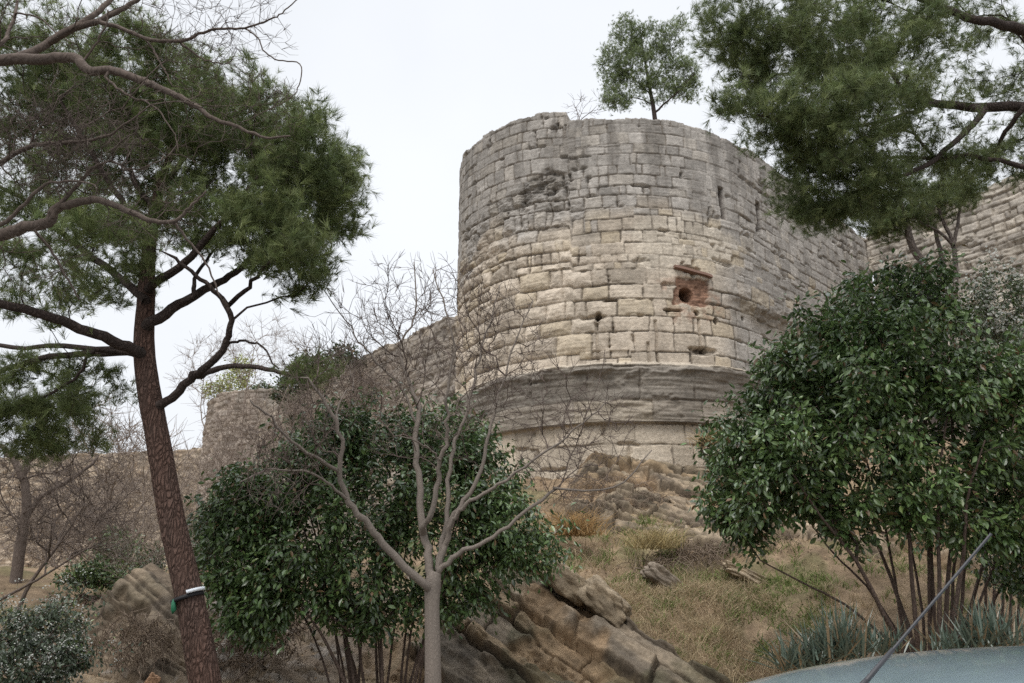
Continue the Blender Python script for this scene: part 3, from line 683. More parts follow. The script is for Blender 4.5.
for i, (px, py, Y, dim, tl, lb) in enumerate([
    (228, 588, 17.5, (1.0, .7, .5), .3, 'ochre and grey block at the bank edge right of the pine trunk'),
    (222, 618, 15.5, (.8, .6, .8), -.6, 'pale grey cracked block beside the pine trunk'),
    (232, 655, 14.2, (1.0, .6, .7), -.7, 'pale leaning block low beside the pine trunk'),
]):
    p = at(px, py, Y); rock((p[0], Y, p[2] - .1), dim, .3, tl, lb, 50 + i, (.34, .30, .26))
p = at(153, 681, 13); rock((p[0], 13, p[2]), (.17, .13, .17), .4, .5, 'small orange-tan stone at the foot of the left bank', 61, (.46, .28, .17))

# ------------------------------------------------------------------ trees
def pine_left():
    rng = np.random.default_rng(21); T = Tree(21); D = 10.0
    root = thing('pine_tree', (*at(212, 760, D)[:2], 0), 'tall umbrella pine with reddish leaning trunk and collar trap on the left', 'tree')
    tr = [(214, 790), (205, 683), (190, 600), (172, 520), (158, 440), (148, 385), (144, 345), (146, 300), (148, 262), (152, 225), (162, 180), (175, 140)]
    rad = [.19, .176, .162, .154, .146, .142, .132, .115, .098, .085, .06, .04]
    pts = np.array([[*at(x, y, D + .25 * i / 11), r] for i, ((x, y), r) in enumerate(zip(tr, rad))]); pts[0, 2] = -.1
    tp = spline(pts, 6); last = T.limb(tp); T.ntr = len(T.P)
    tb = Tubes(); q = tp.copy(); tb.add(q[:, :3], q[:, 3] * (1 + .06 * (fbm(np.arange(len(q)) * .9, np.arange(len(q)) * 0, 3, 3) - .5)), 20)
    trunk = tb.build('trunk', M['pinebark'], root)
    n0 = len(T.P)
    def lim(rows, y1, r0, r1): T.limb(L(rows, D, y1, r0, r1, 4, .012, rng), 'near')
    lim([(165, 402), (190, 380), (205, 368), (222, 350), (230, 330), (228, 308), (214, 290), (196, 276), (176, 258)], D - .9, .06, .022)
    lim([(228, 306), (250, 286), (264, 268), (290, 250)], D - 1.2, .034, .015)
    lim([(195, 376), (220, 368), (250, 366), (280, 372), (302, 380)], D - 1.3, .045, .016)
    lim([(229, 343), (245, 341), (262, 347), (279, 369)], D - .6, .02, .01)
    lim([(150, 322), (180, 305), (200, 293), (225, 280), (248, 262), (280, 225), (318, 190)], D + 1.3, .075, .025)
    lim([(193, 297), (196, 280), (210, 255)], D + .6, .035, .02)
    lim([(152, 285), (185, 262), (205, 240), (230, 212), (265, 170), (300, 140)], D - .8, .06, .02)
    lim([(140, 353), (111, 341), (79, 328), (44, 315), (0, 303), (-50, 280)], D - 1.6, .075, .045)
    lim([(142, 354), (117, 353), (59, 355), (29, 362), (0, 372), (-40, 390)], D + 1.2, .055, .03)
    lim([(142, 350), (108, 349), (50, 346), (0, 346), (-50, 330)], D + 2.6, .045, .03)
    lim([(95, 350), (88, 358), (73, 380), (29, 403), (0, 418)], D + .3, .028, .014)
    lim([(146, 300), (110, 270), (70, 240), (30, 205), (-10, 180)], D + 1.6, .06, .025)
    lim([(150, 240), (120, 200), (90, 150), (60, 100)], D - 1, .05, .02)
    lim([(160, 190), (190, 150), (220, 115), (240, 95)], D + .8, .04, .018)
    lim([(155, 215), (130, 170), (125, 120), (120, 75)], D + 1.2, .04, .018)
    B = [(20, 95, 55, 42, D, 1.8, 80), (70, 85, 55, 38, D + .5, 1.8, 90), (125, 85, 55, 38, D, 1.8, 90), (180, 100, 50, 38, D + .4, 1.8, 90), (235, 120, 45, 36, D, 1.6, 85), (285, 140, 42, 36, D + .2, 1.5, 85),
         (325, 170, 38, 34, D, 1.6, 72), (345, 200, 26, 26, D, 1.0, 36), (352, 170, 18, 22, D + .4, .7, 16), (300, 205, 42, 38, D - .2, 1.6, 70), (300, 260, 30, 32, D - .6, 1.1, 52), (265, 235, 36, 34, D - .3, 1.1, 60), (250, 175, 45, 36, D + .6, 1.5, 70),
         (40, 160, 60, 45, D + .8, 1.8, 70), (110, 160, 55, 42, D + 1.0, 1.8, 65), (180, 175, 50, 40, D + .6, 1.8, 60), (30, 230, 60, 45, D + 1.0, 1.8, 60), (105, 235, 45, 35, D - 1.0, 1.0, 45), (25, 280, 50, 26, D - .8, 1.2, 40), (110, 285, 40, 18, D + .8, 1.0, 22), (215, 215, 35, 30, D, 1.2, 35), (150, 130, 50, 40, D + .3, 1.6, 55), (95, 200, 50, 35, D + .4, 1.5, 45), (190, 225, 30, 20, D + .4, 1.0, 20), (150, 60, 60, 14, D, 1.4, 40), (30, 60, 40, 14, D, 1.4, 30),
         (30, 390, 45, 36, D + .8, 1.2, 60), (60, 425, 36, 30, D + .8, 1.0, 45), (15, 430, 30, 30, D + .8, 1.0, 30), (95, 380, 24, 20, D + .6, .8, 14), (315, 375, 22, 12, D - 1.3, .5, 8)]
    t = blobs(B, rng, 1.22, .1)
    T.grow(t, .28, .22, .12, .35, .02, start=8)
    T.radii(.0035, .44, .05); 
    # limbs and twigs
    tbm = Tubes(); 
    for p, r in T.chains():
        tbm.add(p, r)
    tbm.build('branches', M['limbbark'], root)
    needles(T, rng, 10, .16, (.20, .23, .09), (.11, .15, .056), root, nn=26, spread=.11, along=2, w=.019)
    # caterpillar collar trap: black band, clear tray and green bag
    c = at(187.5, 598, D + .03); ax = unit(tp[14, :3] - tp[8, :3])
    trap = thing('collar_trap', c, 'black collar with a clear tray and green bag strapped round the pine trunk', 'trap')
    tb = Tubes(); k = np.linspace(0, 2 * math.pi, 33); rr = .178; e1 = unit(np.cross(ax, [0, 1, 0])); e2 = np.cross(ax, e1)
    prof = [(rr - .03, -.022), (rr + .014, -.022), (rr + .014, .022), (rr - .03, .022)]
    V = np.concatenate([c + r_ * (np.cos(k)[:, None] * e1 + np.sin(k)[:, None] * e2) + ax * z_ for r_, z_ in prof]); m = len(k)
    fs = np.concatenate([np.stack([np.arange(m - 1) + a * m, np.arange(1, m) + a * m, np.arange(1, m) + ((a + 1) % 4) * m, np.arange(m - 1) + ((a + 1) % 4) * m], 1) for a in range(4)])
    mesh('band', V, [fs], plain('black_foam', (.012, .012, .014), .7), trap)
    a0 = R(10); k = np.linspace(R(-5), R(70), 14)[:, None]
    ring = lambda r_, z_: c + r_ * (np.cos(k) * e1 * np.sign(e1[0]) - np.sin(k) * np.array([0, 1, 0])) + ax * z_
    V = np.concatenate([ring(.192, .026), ring(.218, .028), ring(.22, .066), ring(.192, .062)]); m = 14
    fs = np.concatenate([np.stack([np.arange(m - 1) + a * m, np.arange(1, m) + a * m, np.arange(1, m) + ((a + 1) % 4) * m, np.arange(m - 1) + ((a + 1) % 4) * m], 1) for a in range(4)])
    mesh('tray', V, [fs], plain('milky_plastic', (.72, .76, .80), .25), trap)
    b = at(173, 607, D - .12); tb = Tubes(); tb.add([b + [0, 0, .09], b + [.0, 0, .04], b + [.012, 0, -.03], b + [.0, .01, -.075]], [.012, .026, .032, .010], 10)
    tb.build('bag', plain('green_bag', (.02, .16, .08), .45), trap)
pine_left()

def pine_right():
    rng = np.random.default_rng(22); T = Tree(22); D = 10.5
    bx = at(1190, 600, D); root = thing('pine_tree', (bx[0], D, hz(bx[0], D)), 'spreading dark pine reaching in over the top right corner, trunk out of frame', 'tree')
    tp = spline(np.array([[bx[0] + .3, D, -.1, .25], [bx[0] + .15, D, 2, .22], [bx[0], D, 4.5, .2], [bx[0] - .1, D, 6.5, .17], [bx[0] - .2, D, 8.5, .12], [bx[0] - .2, D + .2, 10.5, .07]]), 6)
    T.limb(tp); T.ntr = len(T.P); tb = Tubes(); tb.add(tp[:, :3], tp[:, 3], 20); tb.build('trunk', M['pinebark'], root)
    def lim(rows, y1, r0, r1): T.limb(L(rows, D, y1, r0, r1, 4, .012, rng), 'near')
    lim([(1180, 60), (1100, 45), (1024, 30), (989, 23), (959, 15), (900, -10), (840, -30)], D - 1.4, .10, .03)
    lim([(1185, 130), (1100, 112), (1024, 107), (974, 107), (936, 103), (905, 92), (860, 75), (810, 55)], D + .6, .10, .03)
    lim([(985, 110), (974, 122), (951, 145), (928, 164), (898, 177), (864, 183), (838, 178), (800, 165)], D - .5, .05, .016)
    lim([(936, 103), (895, 118), (852, 126), (818, 127), (784, 122), (755, 115)], D - 1.4, .035, .012)
    lim([(905, 92), (880, 60), (850, 30), (800, 10)], D + 1.2, .035, .014)
    lim([(1024, 108), (1000, 140), (985, 165), (960, 180)], D + 1.4, .04, .014)
    lim([(830, 65), (790, 75), (750, 72), (725, 60)], D, .025, .010)
    B = [(725, 15, 32, 30, D - .5, 1.0, 55), (770, 10, 40, 32, D, 1.4, 80), (830, 15, 45, 35, D, 1.6, 90), (890, 15, 45, 35, D - .4, 1.6, 80), (950, 20, 40, 30, D, 1.6, 55), (745, 60, 28, 26, D, .8, 45), (790, 65, 42, 32, D - .2, 1.4, 80), (845, 70, 42, 36, D - .8, 1.4, 90), (900, 70, 40, 32, D - .4, 1.5, 65),
         (735, 98, 22, 14, D - 1.2, .6, 20), (775, 115, 30, 22, D - 1.2, .9, 50), (820, 125, 38, 30, D - 1.2, 1.1, 75), (870, 125, 40, 30, D - 1.0, 1.2, 70), (920, 130, 34, 26, D - .4, 1.2, 38), (808, 170, 30, 22, D - .5, 1.2, 50), (835, 190, 42, 26, D - .6, 1.2, 60), (875, 190, 30, 20, D - .5, .8, 40), (816, 208, 20, 12, D - .5, .6, 24), (855, 215, 18, 10, D - .5, .5, 12), (935, 180, 40, 16, D + .6, 1.0, 36), (990, 170, 40, 16, D + 1.0, 1.0, 40), (970, 70, 40, 30, D + 1.2, 1.2, 30), (1010, 120, 30, 40, D + 1.2, 1.2, 30), (1060, 80, 50, 70, D + 1, 1.5, 60), (1120, 20, 60, 50, D, 2, 50)]
    T.grow(blobs(B, rng, 1.0, .1), .28, .22, .05, .35, .02, start=18); T.radii(.0035, .44, .045)
    tbm = Tubes()
    for p, r in T.chains():
        tbm.add(p, r)
    tbm.build('branches', M['limbbark'], root)
    needles(T, rng, 10, .155, (.20, .23, .095), (.105, .145, .056), root, nn=26, spread=.11, along=2, w=.019, up=.1)
pine_right()

def simple_tree(name, label, cat, base, stems, B, seed, mat, seg, fol, per=1., alpha=.25, up=.1, group=None, tip=.004, start=1, twig=None, shell=.1, capr=.04, bend=.35, jit=.02, ex=.45):
    """stems: list of (rows (px,py), Y0, Y1, r0, r1); fol: function(tree, rng, root) or None."""
    rng = np.random.default_rng(seed); T = Tree(seed); root = thing(name, base, label, cat, group)
    for i, (rows, y0, y1, r0, r1) in enumerate(stems):
        q = L(rows, y0, y1, r0, r1, 4, r1 * .35, rng); T.limb(q, None)
    n0 = len(T.P)
    if B is not None:
        tg = blobs(B, rng, per, shell); T.grow(tg, seg, alpha, up, bend, jit, start=0)
        if fol and per > .9 and len(tg) > 300:       # long young shoots break the outline
            tp_ = rng.choice(T.tips, len(tg) // 7, replace=False); P_ = np.array(T.P)[tp_]; cc = np.array(T.P)[np.array(T.tips)].mean(0)
            o_ = unit(P_ - cc + rng.normal(0, .5, P_.shape) + [0, 0, .5]); T.grow(P_ + o_ * rng.uniform(.2, .5, (len(P_), 1)), .2, 0, .1, .5, .01)
    T.radii(tip, ex, capr); tb = T.tubes()
    if twig and len(T.tips):
        P0 = np.array(T.P); tp = np.array(T.tips); d = unit(P0[tp] - P0[np.array(T.par)[tp]])
        twiglets(P0[tp], d, rng, twig[0], twig[1], twig[2], twig[3], twig[4], tb)
    tb.build('stems', mat, root)
    if fol: fol(T, rng, root)
    return root, T

def bare_centre():
    rng = np.random.default_rng(31); T = Tree(31); D = 9.0
    root = thing('bare_tree', (*at(433, 700, D)[:2], 0), 'young leafless tree with pale forked trunk in front of the middle bush', 'tree')
    tr = [(433.5, 790), (433, 683), (432.5, 640), (432, 605), (433, 582), (436, 572)]; rad = [.10, .088, .082, .08, .088, .06]
    tp = np.array([[*at(x, y, D), r] for (x, y), r in zip(tr, rad)]); tp[0, 2] = -.1; tp = spline(tp, 5); T.limb(tp); T.ntr = len(T.P)
    tb = Tubes(); tb.add(tp[:, :3], tp[:, 3], 18); tb.build('trunk', M['palebark'], root)
    def lim(rows, y1, r0, r1, y0=D): T.limb(L(rows, y0, y1, r0, r1, 4, .010, rng), 'near')
    lim([(432, 590), (422, 583), (388, 548), (370, 527), (349, 501), (340, 473), (341, 440), (327, 405), (308, 378)], D - 1.0, 0.0496, .012)
    lim([(340, 473), (325, 462), (300, 448), (270, 418), (250, 400)], D - 1.5, 0.0240, .008, D - .6)
    lim([(349, 501), (330, 485), (310, 473), (270, 470), (240, 482)], D - 1.4, 0.0176, .006, D - .5)
    lim([(432, 580), (429, 555), (422, 525), (420, 490), (416, 455), (417, 425), (419, 407), (407, 378), (398, 351), (404, 337), (416, 313), (414, 262)], D + .9, 0.0496, .007)
    lim([(417, 425), (401, 389), (378, 363), (363, 345), (346, 322), (319, 284)], D + 1.4, 0.0192, .006, D + .5)
    lim([(422, 527), (430, 515), (438, 480), (440, 460), (447, 440), (448, 416), (445, 398), (454, 351), (445, 310), (433, 269)], D - .6, 0.0336, .006)
    lim([(440, 460), (430, 450), (418, 442), (400, 436)], D - .8, 0.0128, .006, D - .3)
    lim([(438, 572), (441, 545), (447, 520), (449, 480), (455, 440), (466, 410), (477, 369), (483, 342), (492, 316), (500, 285)], D + .8, 0.0368, .006)
    lim([(440, 566), (445, 545), (452, 520), (465, 500), (481, 470), (487, 440), (495, 410), (501, 386), (515, 342), (533, 301)], D + .2, 0.0360, .006)
    lim([(446, 543), (454, 520), (466, 504), (490, 490), (510, 478), (540, 455), (575, 430), (605, 403)], D - .7, 0.0288, .007)
    lim([(437, 574), (445, 565), (460, 553), (480, 545), (508, 526), (551, 493), (559, 489), (613, 487), (652, 450)], D - .4, 0.0336, .006)
    lim([(559, 489), (572, 455), (585, 420), (600, 380), (605, 350)], D - .2, 0.0096, .005)
    B = [(360, 330, 55, 50, D + .6, .9, 60), (410, 310, 50, 50, D + .6, .9, 75), (460, 320, 50, 55, D + .3, .9, 80), (505, 340, 45, 50, D + .4, .8, 65), (390, 370, 50, 40, D + .2, .9, 50), (330, 385, 45, 40, D - .6, .8, 60), (470, 390, 45, 40, D, .9, 50), (545, 400, 50, 40, D - .2, .7, 40), (590, 430, 45, 45, D - .4, .6, 40), (295, 440, 40, 40, D - 1.2, .7, 50), (560, 470, 50, 40, D - .2, .6, 36), (420, 445, 60, 25, D, .9, 26), (275, 480, 40, 30, D - 1.3, .5, 26)]
    T.grow(blobs(B, rng, 1.7, .1), .16, .3, .15, .45, .012, start=24); T.radii(.0032, .42, .03)
    tbm = Tubes()
    for p, r in T.chains():
        if r.max() > .014: tbm.add(p, r)
    tbm.build('limbs', M['palebark'], root); tw = Tubes()
    for p, r in T.chains():
        if r.max() <= .014: tw.add(p, r)
    P0 = np.array(T.P); tt = np.array(T.tips); d = unit(P0[tt] - P0[np.array(T.par)[tt]])
    twiglets(P0[tt], d, rng, 3, .22, .5, .25, .003, tw)
    tw.build('twigs', M['twig'], root)
bare_centre()

def bare_topleft():
    rng = np.random.default_rng(32); T = Tree(32); D = 6.2
    bx = at(-190, 500, D)[0]; root = thing('bare_tree', (bx, D, hz(bx, D)), 'old leafless tree with twisted limbs leaning in at the top left corner', 'tree')
    tp = spline(np.array([[bx, D, -.1, .22], [bx + .05, D, 1.5, .19], [bx + .1, D, 3, .17], [bx + .2, D, 4.3, .14], [bx + .4, D, 5.4, .11]]), 5); T.limb(tp); T.ntr = len(T.P)
    tb = Tubes(); tb.add(tp[:, :3], tp[:, 3], 18); tb.build('trunk', M['darktwig'], root)
    def lim(rows, r0, r1, y1=D, y0=D, first=False): T.limb(L(rows, y0, y1, r0, r1, 5, .004, rng), 'near')
    lim([(-150, 100), (-60, 68), (0, 60), (40, 59), (75, 58), (88, 70), (115, 71), (140, 80), (160, 88), (180, 98), (197, 107), (212, 118), (238, 127), (265, 138), (290, 136)], .06, .007, D - .4)
    lim([(10, 60), (40, 48), (60, 35), (90, 18), (112, -2), (130, -25)], .042, .02, D + .6)
    lim([(70, 30), (100, 20), (120, 10), (140, -2), (165, -20)], .034, .016, D + .2)
    lim([(98, 22), (120, 28), (140, 36), (160, 41), (186, 40), (203, 32), (224, 29), (244, 28), (268, 20), (282, 13), (299, -2)], .022, .005, D - .2)
    lim([(244, 28), (258, 38), (263, 50), (278, 60), (300, 64), (299, 85), (288, 100), (262, 112), (240, 124)], .009, .004, D - .2)
    lim([(145, 38), (157, 56), (166, 72), (172, 86)], .012, .006)
    lim([(180, 42), (192, 52), (205, 60), (225, 64)], .012, .005)
    lim([(-60, 90), (0, 45), (8, 33), (15, 15), (18, -5)], .026, .014, D + .8, D + .4)
    lim([(16, 13), (40, 18), (57, 34), (75, 44)], .011, .005, D + .5, D + .6)
    lim([(-150, 260), (-60, 245), (0, 235), (25, 227), (48, 222), (57, 208), (75, 203), (98, 200), (120, 207), (150, 220), (173, 222), (190, 207), (206, 191)], .062, .007, D - .5)
    lim([(50, 220), (65, 200), (82, 180), (95, 167), (112, 160)], .022, .008, D - .4, D - .2)
    lim([(173, 222), (188, 240), (205, 262), (222, 300)], .013, .006, D - .2, D - .4)
    lim([(30, 228), (50, 248), (65, 275), (80, 300)], .014, .007, D + .2)
    lim([(-60, 200), (0, 163), (25, 148), (45, 144), (75, 142), (105, 137), (120, 128), (150, 105)], .026, .006, D - .7, D - .3)
    lim([(-60, 250), (0, 225), (20, 208), (45, 185), (70, 181), (95, 185)], .022, .006, D - .6, D - .4)
    lim([(105, 77), (125, 93), (145, 101), (165, 99)], .013, .007, D - .3, D - .2)
    lim([(145, 101), (158, 110), (175, 135), (178, 152)], .009, .004, D - .3, D - .3)
    lim([(84, 60), (95, 45), (106, 25), (108, 10)], .012, .006, D - .1)
    B = [(30, 20, 50, 30, D + .4, .6, 26), (110, 20, 60, 30, D, .6, 26), (190, 20, 60, 35, D, .5, 40), (250, 30, 40, 35, D, .4, 22), (250, 110, 50, 35, D - .2, .4, 28), (160, 120, 60, 40, D - .3, .5, 30), (80, 120, 60, 40, D - .3, .5, 40), (40, 150, 50, 40, D - .4, .5, 100), (100, 150, 50, 40, D - .4, .5, 80), (150, 210, 50, 30, D - .3, .4, 22), (30, 260, 50, 30, D, .5, 18), (200, 70, 40, 25, D, .4, 20)]
    T.grow(blobs(B, rng, 2.8, .1), .12, .25, -.05, .5, .010, start=20); T.radii(.0025, .42, .012)
    tbm = Tubes(); tw = Tubes()
    for p, r in T.chains():
        (tbm if r.max() > .009 else tw).add(p, r)
    tbm.build('limbs', M['darktwig'], root)
    P0 = np.array(T.P); tt = np.array(T.tips); d = unit(P0[tt] - P0[np.array(T.par)[tt]])
    twiglets(P0[tt], d, rng, 3, .15, .6, .1, .0021, tw); tw.build('twigs', M['darktwig'], root)
bare_topleft()

def laurel(name, label, stems, B, seed, per, size, c1, c2, leaf_per=12, spread=.09, base=(0, 0, 0), seg=.25, tip=.004, capr=.022, alpha=.3, droop=.75, bright=.3, width=.85, flowers=None, cat='bush', mat=None, along=3):
    def fol(T, rng, root):
        foliage(T, rng, leaf_per, size, c1, c2, 'foliage', mat or M['leaf'], root, spread, along, .7, droop, .5, width, bright)
        if flowers:
            n, s, box = flowers; P0 = np.array(T.P)[np.array(T.tips)]
            if box: 
                keep = box(P0); P0 = P0[keep]
            pick = rng.choice(len(P0), min(n, len(P0)), replace=False); pos = []
            for q in P0[pick]: pos.append(q + rng.normal(0, 1, (9, 3)) * np.array([s, s, s * .45]) + [0, -.10, .09])
            pos = np.concatenate(pos); V, Fc = leaves(pos, rng.normal(0, 1, pos.shape), rng, s * .62, 1.2, 0, .2, 2.0)
            mesh('flowers', V, Fc, M['grass'], root, col=leafcol(len(pos), rng, (.62, .62, .58), (.5, .5, .44), .1), smooth=False)
    return simple_tree(name, label, cat, base, stems, B, seed, M['stembark'], seg, fol, per, alpha, .15, None, tip, capr=capr)
DL, DR = 12.6, 12.2
# the big glossy bush on the right: many stems fanning from the ground
rs = np.random.default_rng(5); st = []
fan = [(905, 655, 760, 560), (900, 650, 790, 470), (915, 655, 830, 430), (905, 650, 850, 380), (918, 652, 880, 330), (925, 655, 905, 420), (930, 650, 925, 350), (938, 655, 950, 400), (945, 652, 962, 330), (950, 655, 985, 440), (956, 652, 1000, 380), (962, 655, 1020, 420), (960, 660, 1035, 480), (970, 655, 1050, 520), (935, 650, 915, 300), (910, 655, 808, 520), (948, 650, 975, 480)]
for x0, y0, x1, y1 in fan:
    y_ = DR + rs.uniform(-.4, .4); m = (x0 * .62 + x1 * .38 + rs.normal(0, 4), y0 * .55 + y1 * .45 - 8)
    q = [(x0, y0 + 45), (x0, y0), (x0 * .85 + x1 * .15, y0 * .8 + y1 * .2), m, ((m[0] + x1) / 2 + rs.normal(0, 3), (m[1] + y1) / 2), (x1, y1)]
    st.append((q, y_, y_ + rs.uniform(-1.3, 1.3), rs.uniform(.03, .05), .010))
B = [(880, 300, 42, 32, DR, 1.0, 60), (915, 300, 34, 34, DR - .3, .9, 50), (840, 335, 46, 36, DR - .3, 1.2, 80), (900, 350, 50, 40, DR - .8, 1.2, 90), (795, 375, 42, 38, DR - .2, 1.0, 80), (850, 390, 50, 40, DR - .9, 1.1, 90), (760, 420, 36, 34, DR, .9, 65), (800, 440, 45, 36, DR - .8, 1.0, 75), (735, 465, 30, 28, DR, .7, 45), (765, 490, 40, 28, DR - .6, .8, 50), (735, 515, 26, 24, DR - .2, .6, 26), (870, 445, 50, 36, DR - .8, 1.1, 60), (930, 410, 45, 45, DR - .6, 1.2, 70), (980, 390, 45, 45, DR - .4, 1.2, 75), (1020, 400, 45, 60, DR, 1.2, 80), (990, 465, 45, 30, DR - .4, 1.0, 45), (930, 480, 40, 22, DR - .8, .8, 24), (1050, 470, 40, 50, DR, 1.0, 40), (1000, 365, 40, 26, DR - .2, 1.0, 30), (1010, 520, 36, 36, DR - .2, .8, 44), (800, 495, 36, 20, DR - .4, .7, 26), (850, 515, 34, 22, DR - .5, .7, 22), (915, 510, 36, 26, DR - .5, .8, 26), (975, 520, 36, 30, DR - .4, .8, 34), (1030, 570, 30, 26, DR, .7, 24), (860, 490, 40, 20, DR - .8, .8, 18), (905, 520, 30, 20, DR - .6, .6, 8), (960, 530, 30, 25, DR - .6, .6, 9)]
laurel('laurel_bush', 'large glossy dark green bush with many bare fanned stems behind the car', st, B, 41, 1.05, .128, (.054, .096, .033), (.118, .178, .058), 42, .15, (*at(935, 660, DR)[:2], hz(at(935, 660, DR)[0], DR)), .28)
# the middle-left bush
st = []
for i in range(20):
    x0 = rs.uniform(335, 425); x1 = 380 + (x0 - 380) * 2.6 + rs.normal(0, 22); y1 = rs.uniform(450, 560); y_ = DL + rs.uniform(-.4, .5)
    m = (x0 * .65 + x1 * .35, 620 + rs.normal(0, 8)); q = [(x0, 735), (x0 + (m[0] - x0) * .3, 683), m, (m[0] * .5 + x1 * .5 + rs.normal(0, 4), (m[1] + y1) / 2), (x1, y1)]
    st.append((q, y_, y_ + rs.uniform(-.9, .9), rs.uniform(.020, .036), .008))
st.append(([(345, 683), (330, 650), (312, 620), (300, 606)], DL - .6, DL - 1, .03, .008)); st.append(([(360, 640), (320, 610), (285, 604), (262, 604)], DL - .6, DL - 1.2, .018, .006))
B = [(380, 435, 55, 26, DL, .9, 75), (430, 440, 45, 28, DL, .9, 60), (330, 455, 55, 32, DL - .1, 1.0, 80), (280, 485, 50, 38, DL - .3, 1.0, 85), (245, 510, 38, 36, DL - .4, .9, 65), (235, 555, 32, 38, DL - .6, .8, 60), (260, 575, 34, 28, DL - .8, .7, 36), (245, 612, 24, 24, DL - .9, .5, 34), (268, 625, 18, 16, DL - .8, .4, 14), (228, 590, 14, 18, DL - .8, .4, 18), (340, 600, 34, 22, DL - .2, .6, 24), (420, 600, 40, 22, DL, .6, 26), (300, 575, 34, 26, DL - .6, .6, 24), (310, 540, 50, 36, DL - .7, .9, 60), (370, 500, 55, 40, DL - .5, 1.0, 80), (440, 490, 50, 36, DL - .4, 1.0, 75), (490, 480, 40, 40, DL - .1, .9, 60), (510, 520, 36, 32, DL - .3, .8, 50), (535, 550, 28, 24, DL - .3, .6, 30), (490, 545, 40, 24, DL - .5, .7, 40), (430, 545, 55, 30, DL - .5, .9, 50), (360, 570, 50, 32, DL - .5, .9, 40), (305, 590, 30, 26, DL - .9, .5, 16), (470, 580, 40, 20, DL - .4, .6, 16), (390, 610, 50, 20, DL - .4, .7, 30), (460, 600, 40, 22, DL - .2, .5, 24), (340, 425, 36, 20, DL, .8, 36), (470, 445, 30, 26, DL, .7, 36), (225, 520, 22, 26, DL - .4, .6, 30)]
laurel('laurel_bush', 'wide dark green bush with thin bare stems behind the leafless young tree', st, B, 42, 1.15, .112, (.050, .090, .031), (.108, .165, .054), 38, .15, (*at(380, 700, DL)[:2], hz(at(380, 700, DL)[0], DL)), .26)
# flowering evergreen at the right edge and its pale-budded cousin bottom left
DV = 14.6
st = [([(985 + 8 * i, 640), (985 + 9 * i, 560), (975 + 12 * i, 450), (965 + 16 * i, 340)], DV, DV + .3 * (i - 2), .03, .01) for i in range(5)]
B = [(985, 305, 42, 30, DV, 1.0, 90), (1020, 310, 40, 40, DV, 1.0, 80), (960, 325, 24, 22, DV - .2, .8, 40), (1000, 350, 45, 30, DV - .3, 1.0, 70), (1040, 380, 40, 60, DV, 1.0, 40), (1000, 560, 30, 30, DV - 1.2, .6, 40), (1030, 520, 30, 40, DV - .6, .8, 30)]
laurel('flowering_bush', 'evergreen bush with flat white flower heads at the right edge below the wall', st, B, 43, 1.4, .085, (.055, .085, .036), (.095, .125, .05), 22, .08, (*at(1000, 640, DV)[:2], hz(at(1000, 640, DV)[0], DV)), .25, flowers=(190, .09, lambda P: (P[:, 2] - P[:, 1]) > np.median(P[:, 2] - P[:, 1]) - .25))
DB = 8.6
st = [([(20 + 12 * i, 760), (22 + 12 * i, 700), (15 + 14 * i, 650), (8 + 16 * i, 615)], DB, DB + .2 * (i - 2), .018, .006) for i in range(-1, 4)]
B = [(20, 630, 36, 28, DB, .7, 110), (60, 625, 26, 26, DB, .6, 80), (0, 660, 40, 30, DB - .2, .7, 90), (45, 660, 36, 30, DB - .3, .7, 100), (70, 655, 18, 20, DB - .1, .4, 40), (30, 700, 50, 30, DB - .2, .7, 70)]
laurel('flowering_bush', 'low grey-green bush with pale buds in the bottom left corner', st, B, 44, 1.3, .055, (.05, .072, .04), (.085, .11, .062), 20, .05, (*at(30, 720, DB)[:2], 0), .14, .003, flowers=(300, .026, None), bright=.25)

# small tree and bare shrub on the tower top
def top_tree():
    Y = 27.4; rng = np.random.default_rng(51)
    b = at(655, 122, Y); base = (b[0], Y, 17.75); T = Tree(51); root = thing('pine_tree', base, 'small bright green tree growing on top of the round tower', 'tree')
    def st(rows, y1, r0, r1, frm=None): T.limb(L(rows, Y, y1, r0, r1, 4, .01, rng), frm)
    T.limb(spline(np.array([[b[0] + .1, Y, 17.7, .11], [*at(654, 112, Y), .09], [*at(650, 90, Y), .07], [*at(644, 55, Y), .04], [*at(640, 30, Y), .015]]), 5))
    st([(654, 114), (664, 104), (680, 90), (694, 74)], Y - .6, .05, .014, 'near'); st([(651, 95), (635, 80), (620, 66), (610, 55)], Y - .5, .03, .01, 'near'); st([(649, 85), (662, 65), (672, 45), (680, 30)], Y + .5, .03, .01, 'near'); st([(652, 104), (636, 98), (620, 100), (610, 105)], Y - .7, .025, .01, 'near')
    B = [(628, 38, 16, 18, Y, .6, 40), (648, 42, 22, 20, Y, .7, 50), (615, 62, 18, 18, Y, .6, 45), (640, 70, 26, 20, Y - .2, .8, 60), (670, 42, 14, 20, Y, .6, 32), (680, 75, 20, 18, Y, .7, 45), (660, 90, 22, 14, Y - .2, .7, 32), (618, 98, 20, 11, Y - .4, .6, 34), (690, 92, 14, 12, Y, .5, 18), (625, 20, 6, 6, Y, .2, 6), (612, 82, 14, 12, Y, .5, 18), (682, 22, 5, 10, Y, .3, 7), (690, 70, 14, 14, Y, .4, 14)]
    T.grow(blobs(B, rng, 1.9, .1), .25, .25, .1, .35, .02, start=8); T.radii(.005, .42, .03); T.tubes().build('branches', M['limbbark'], root)
    needles(T, rng, 11, .15, (.215, .255, .115), (.145, .19, .085), root, nn=18, spread=.15, w=.028)
top_tree()
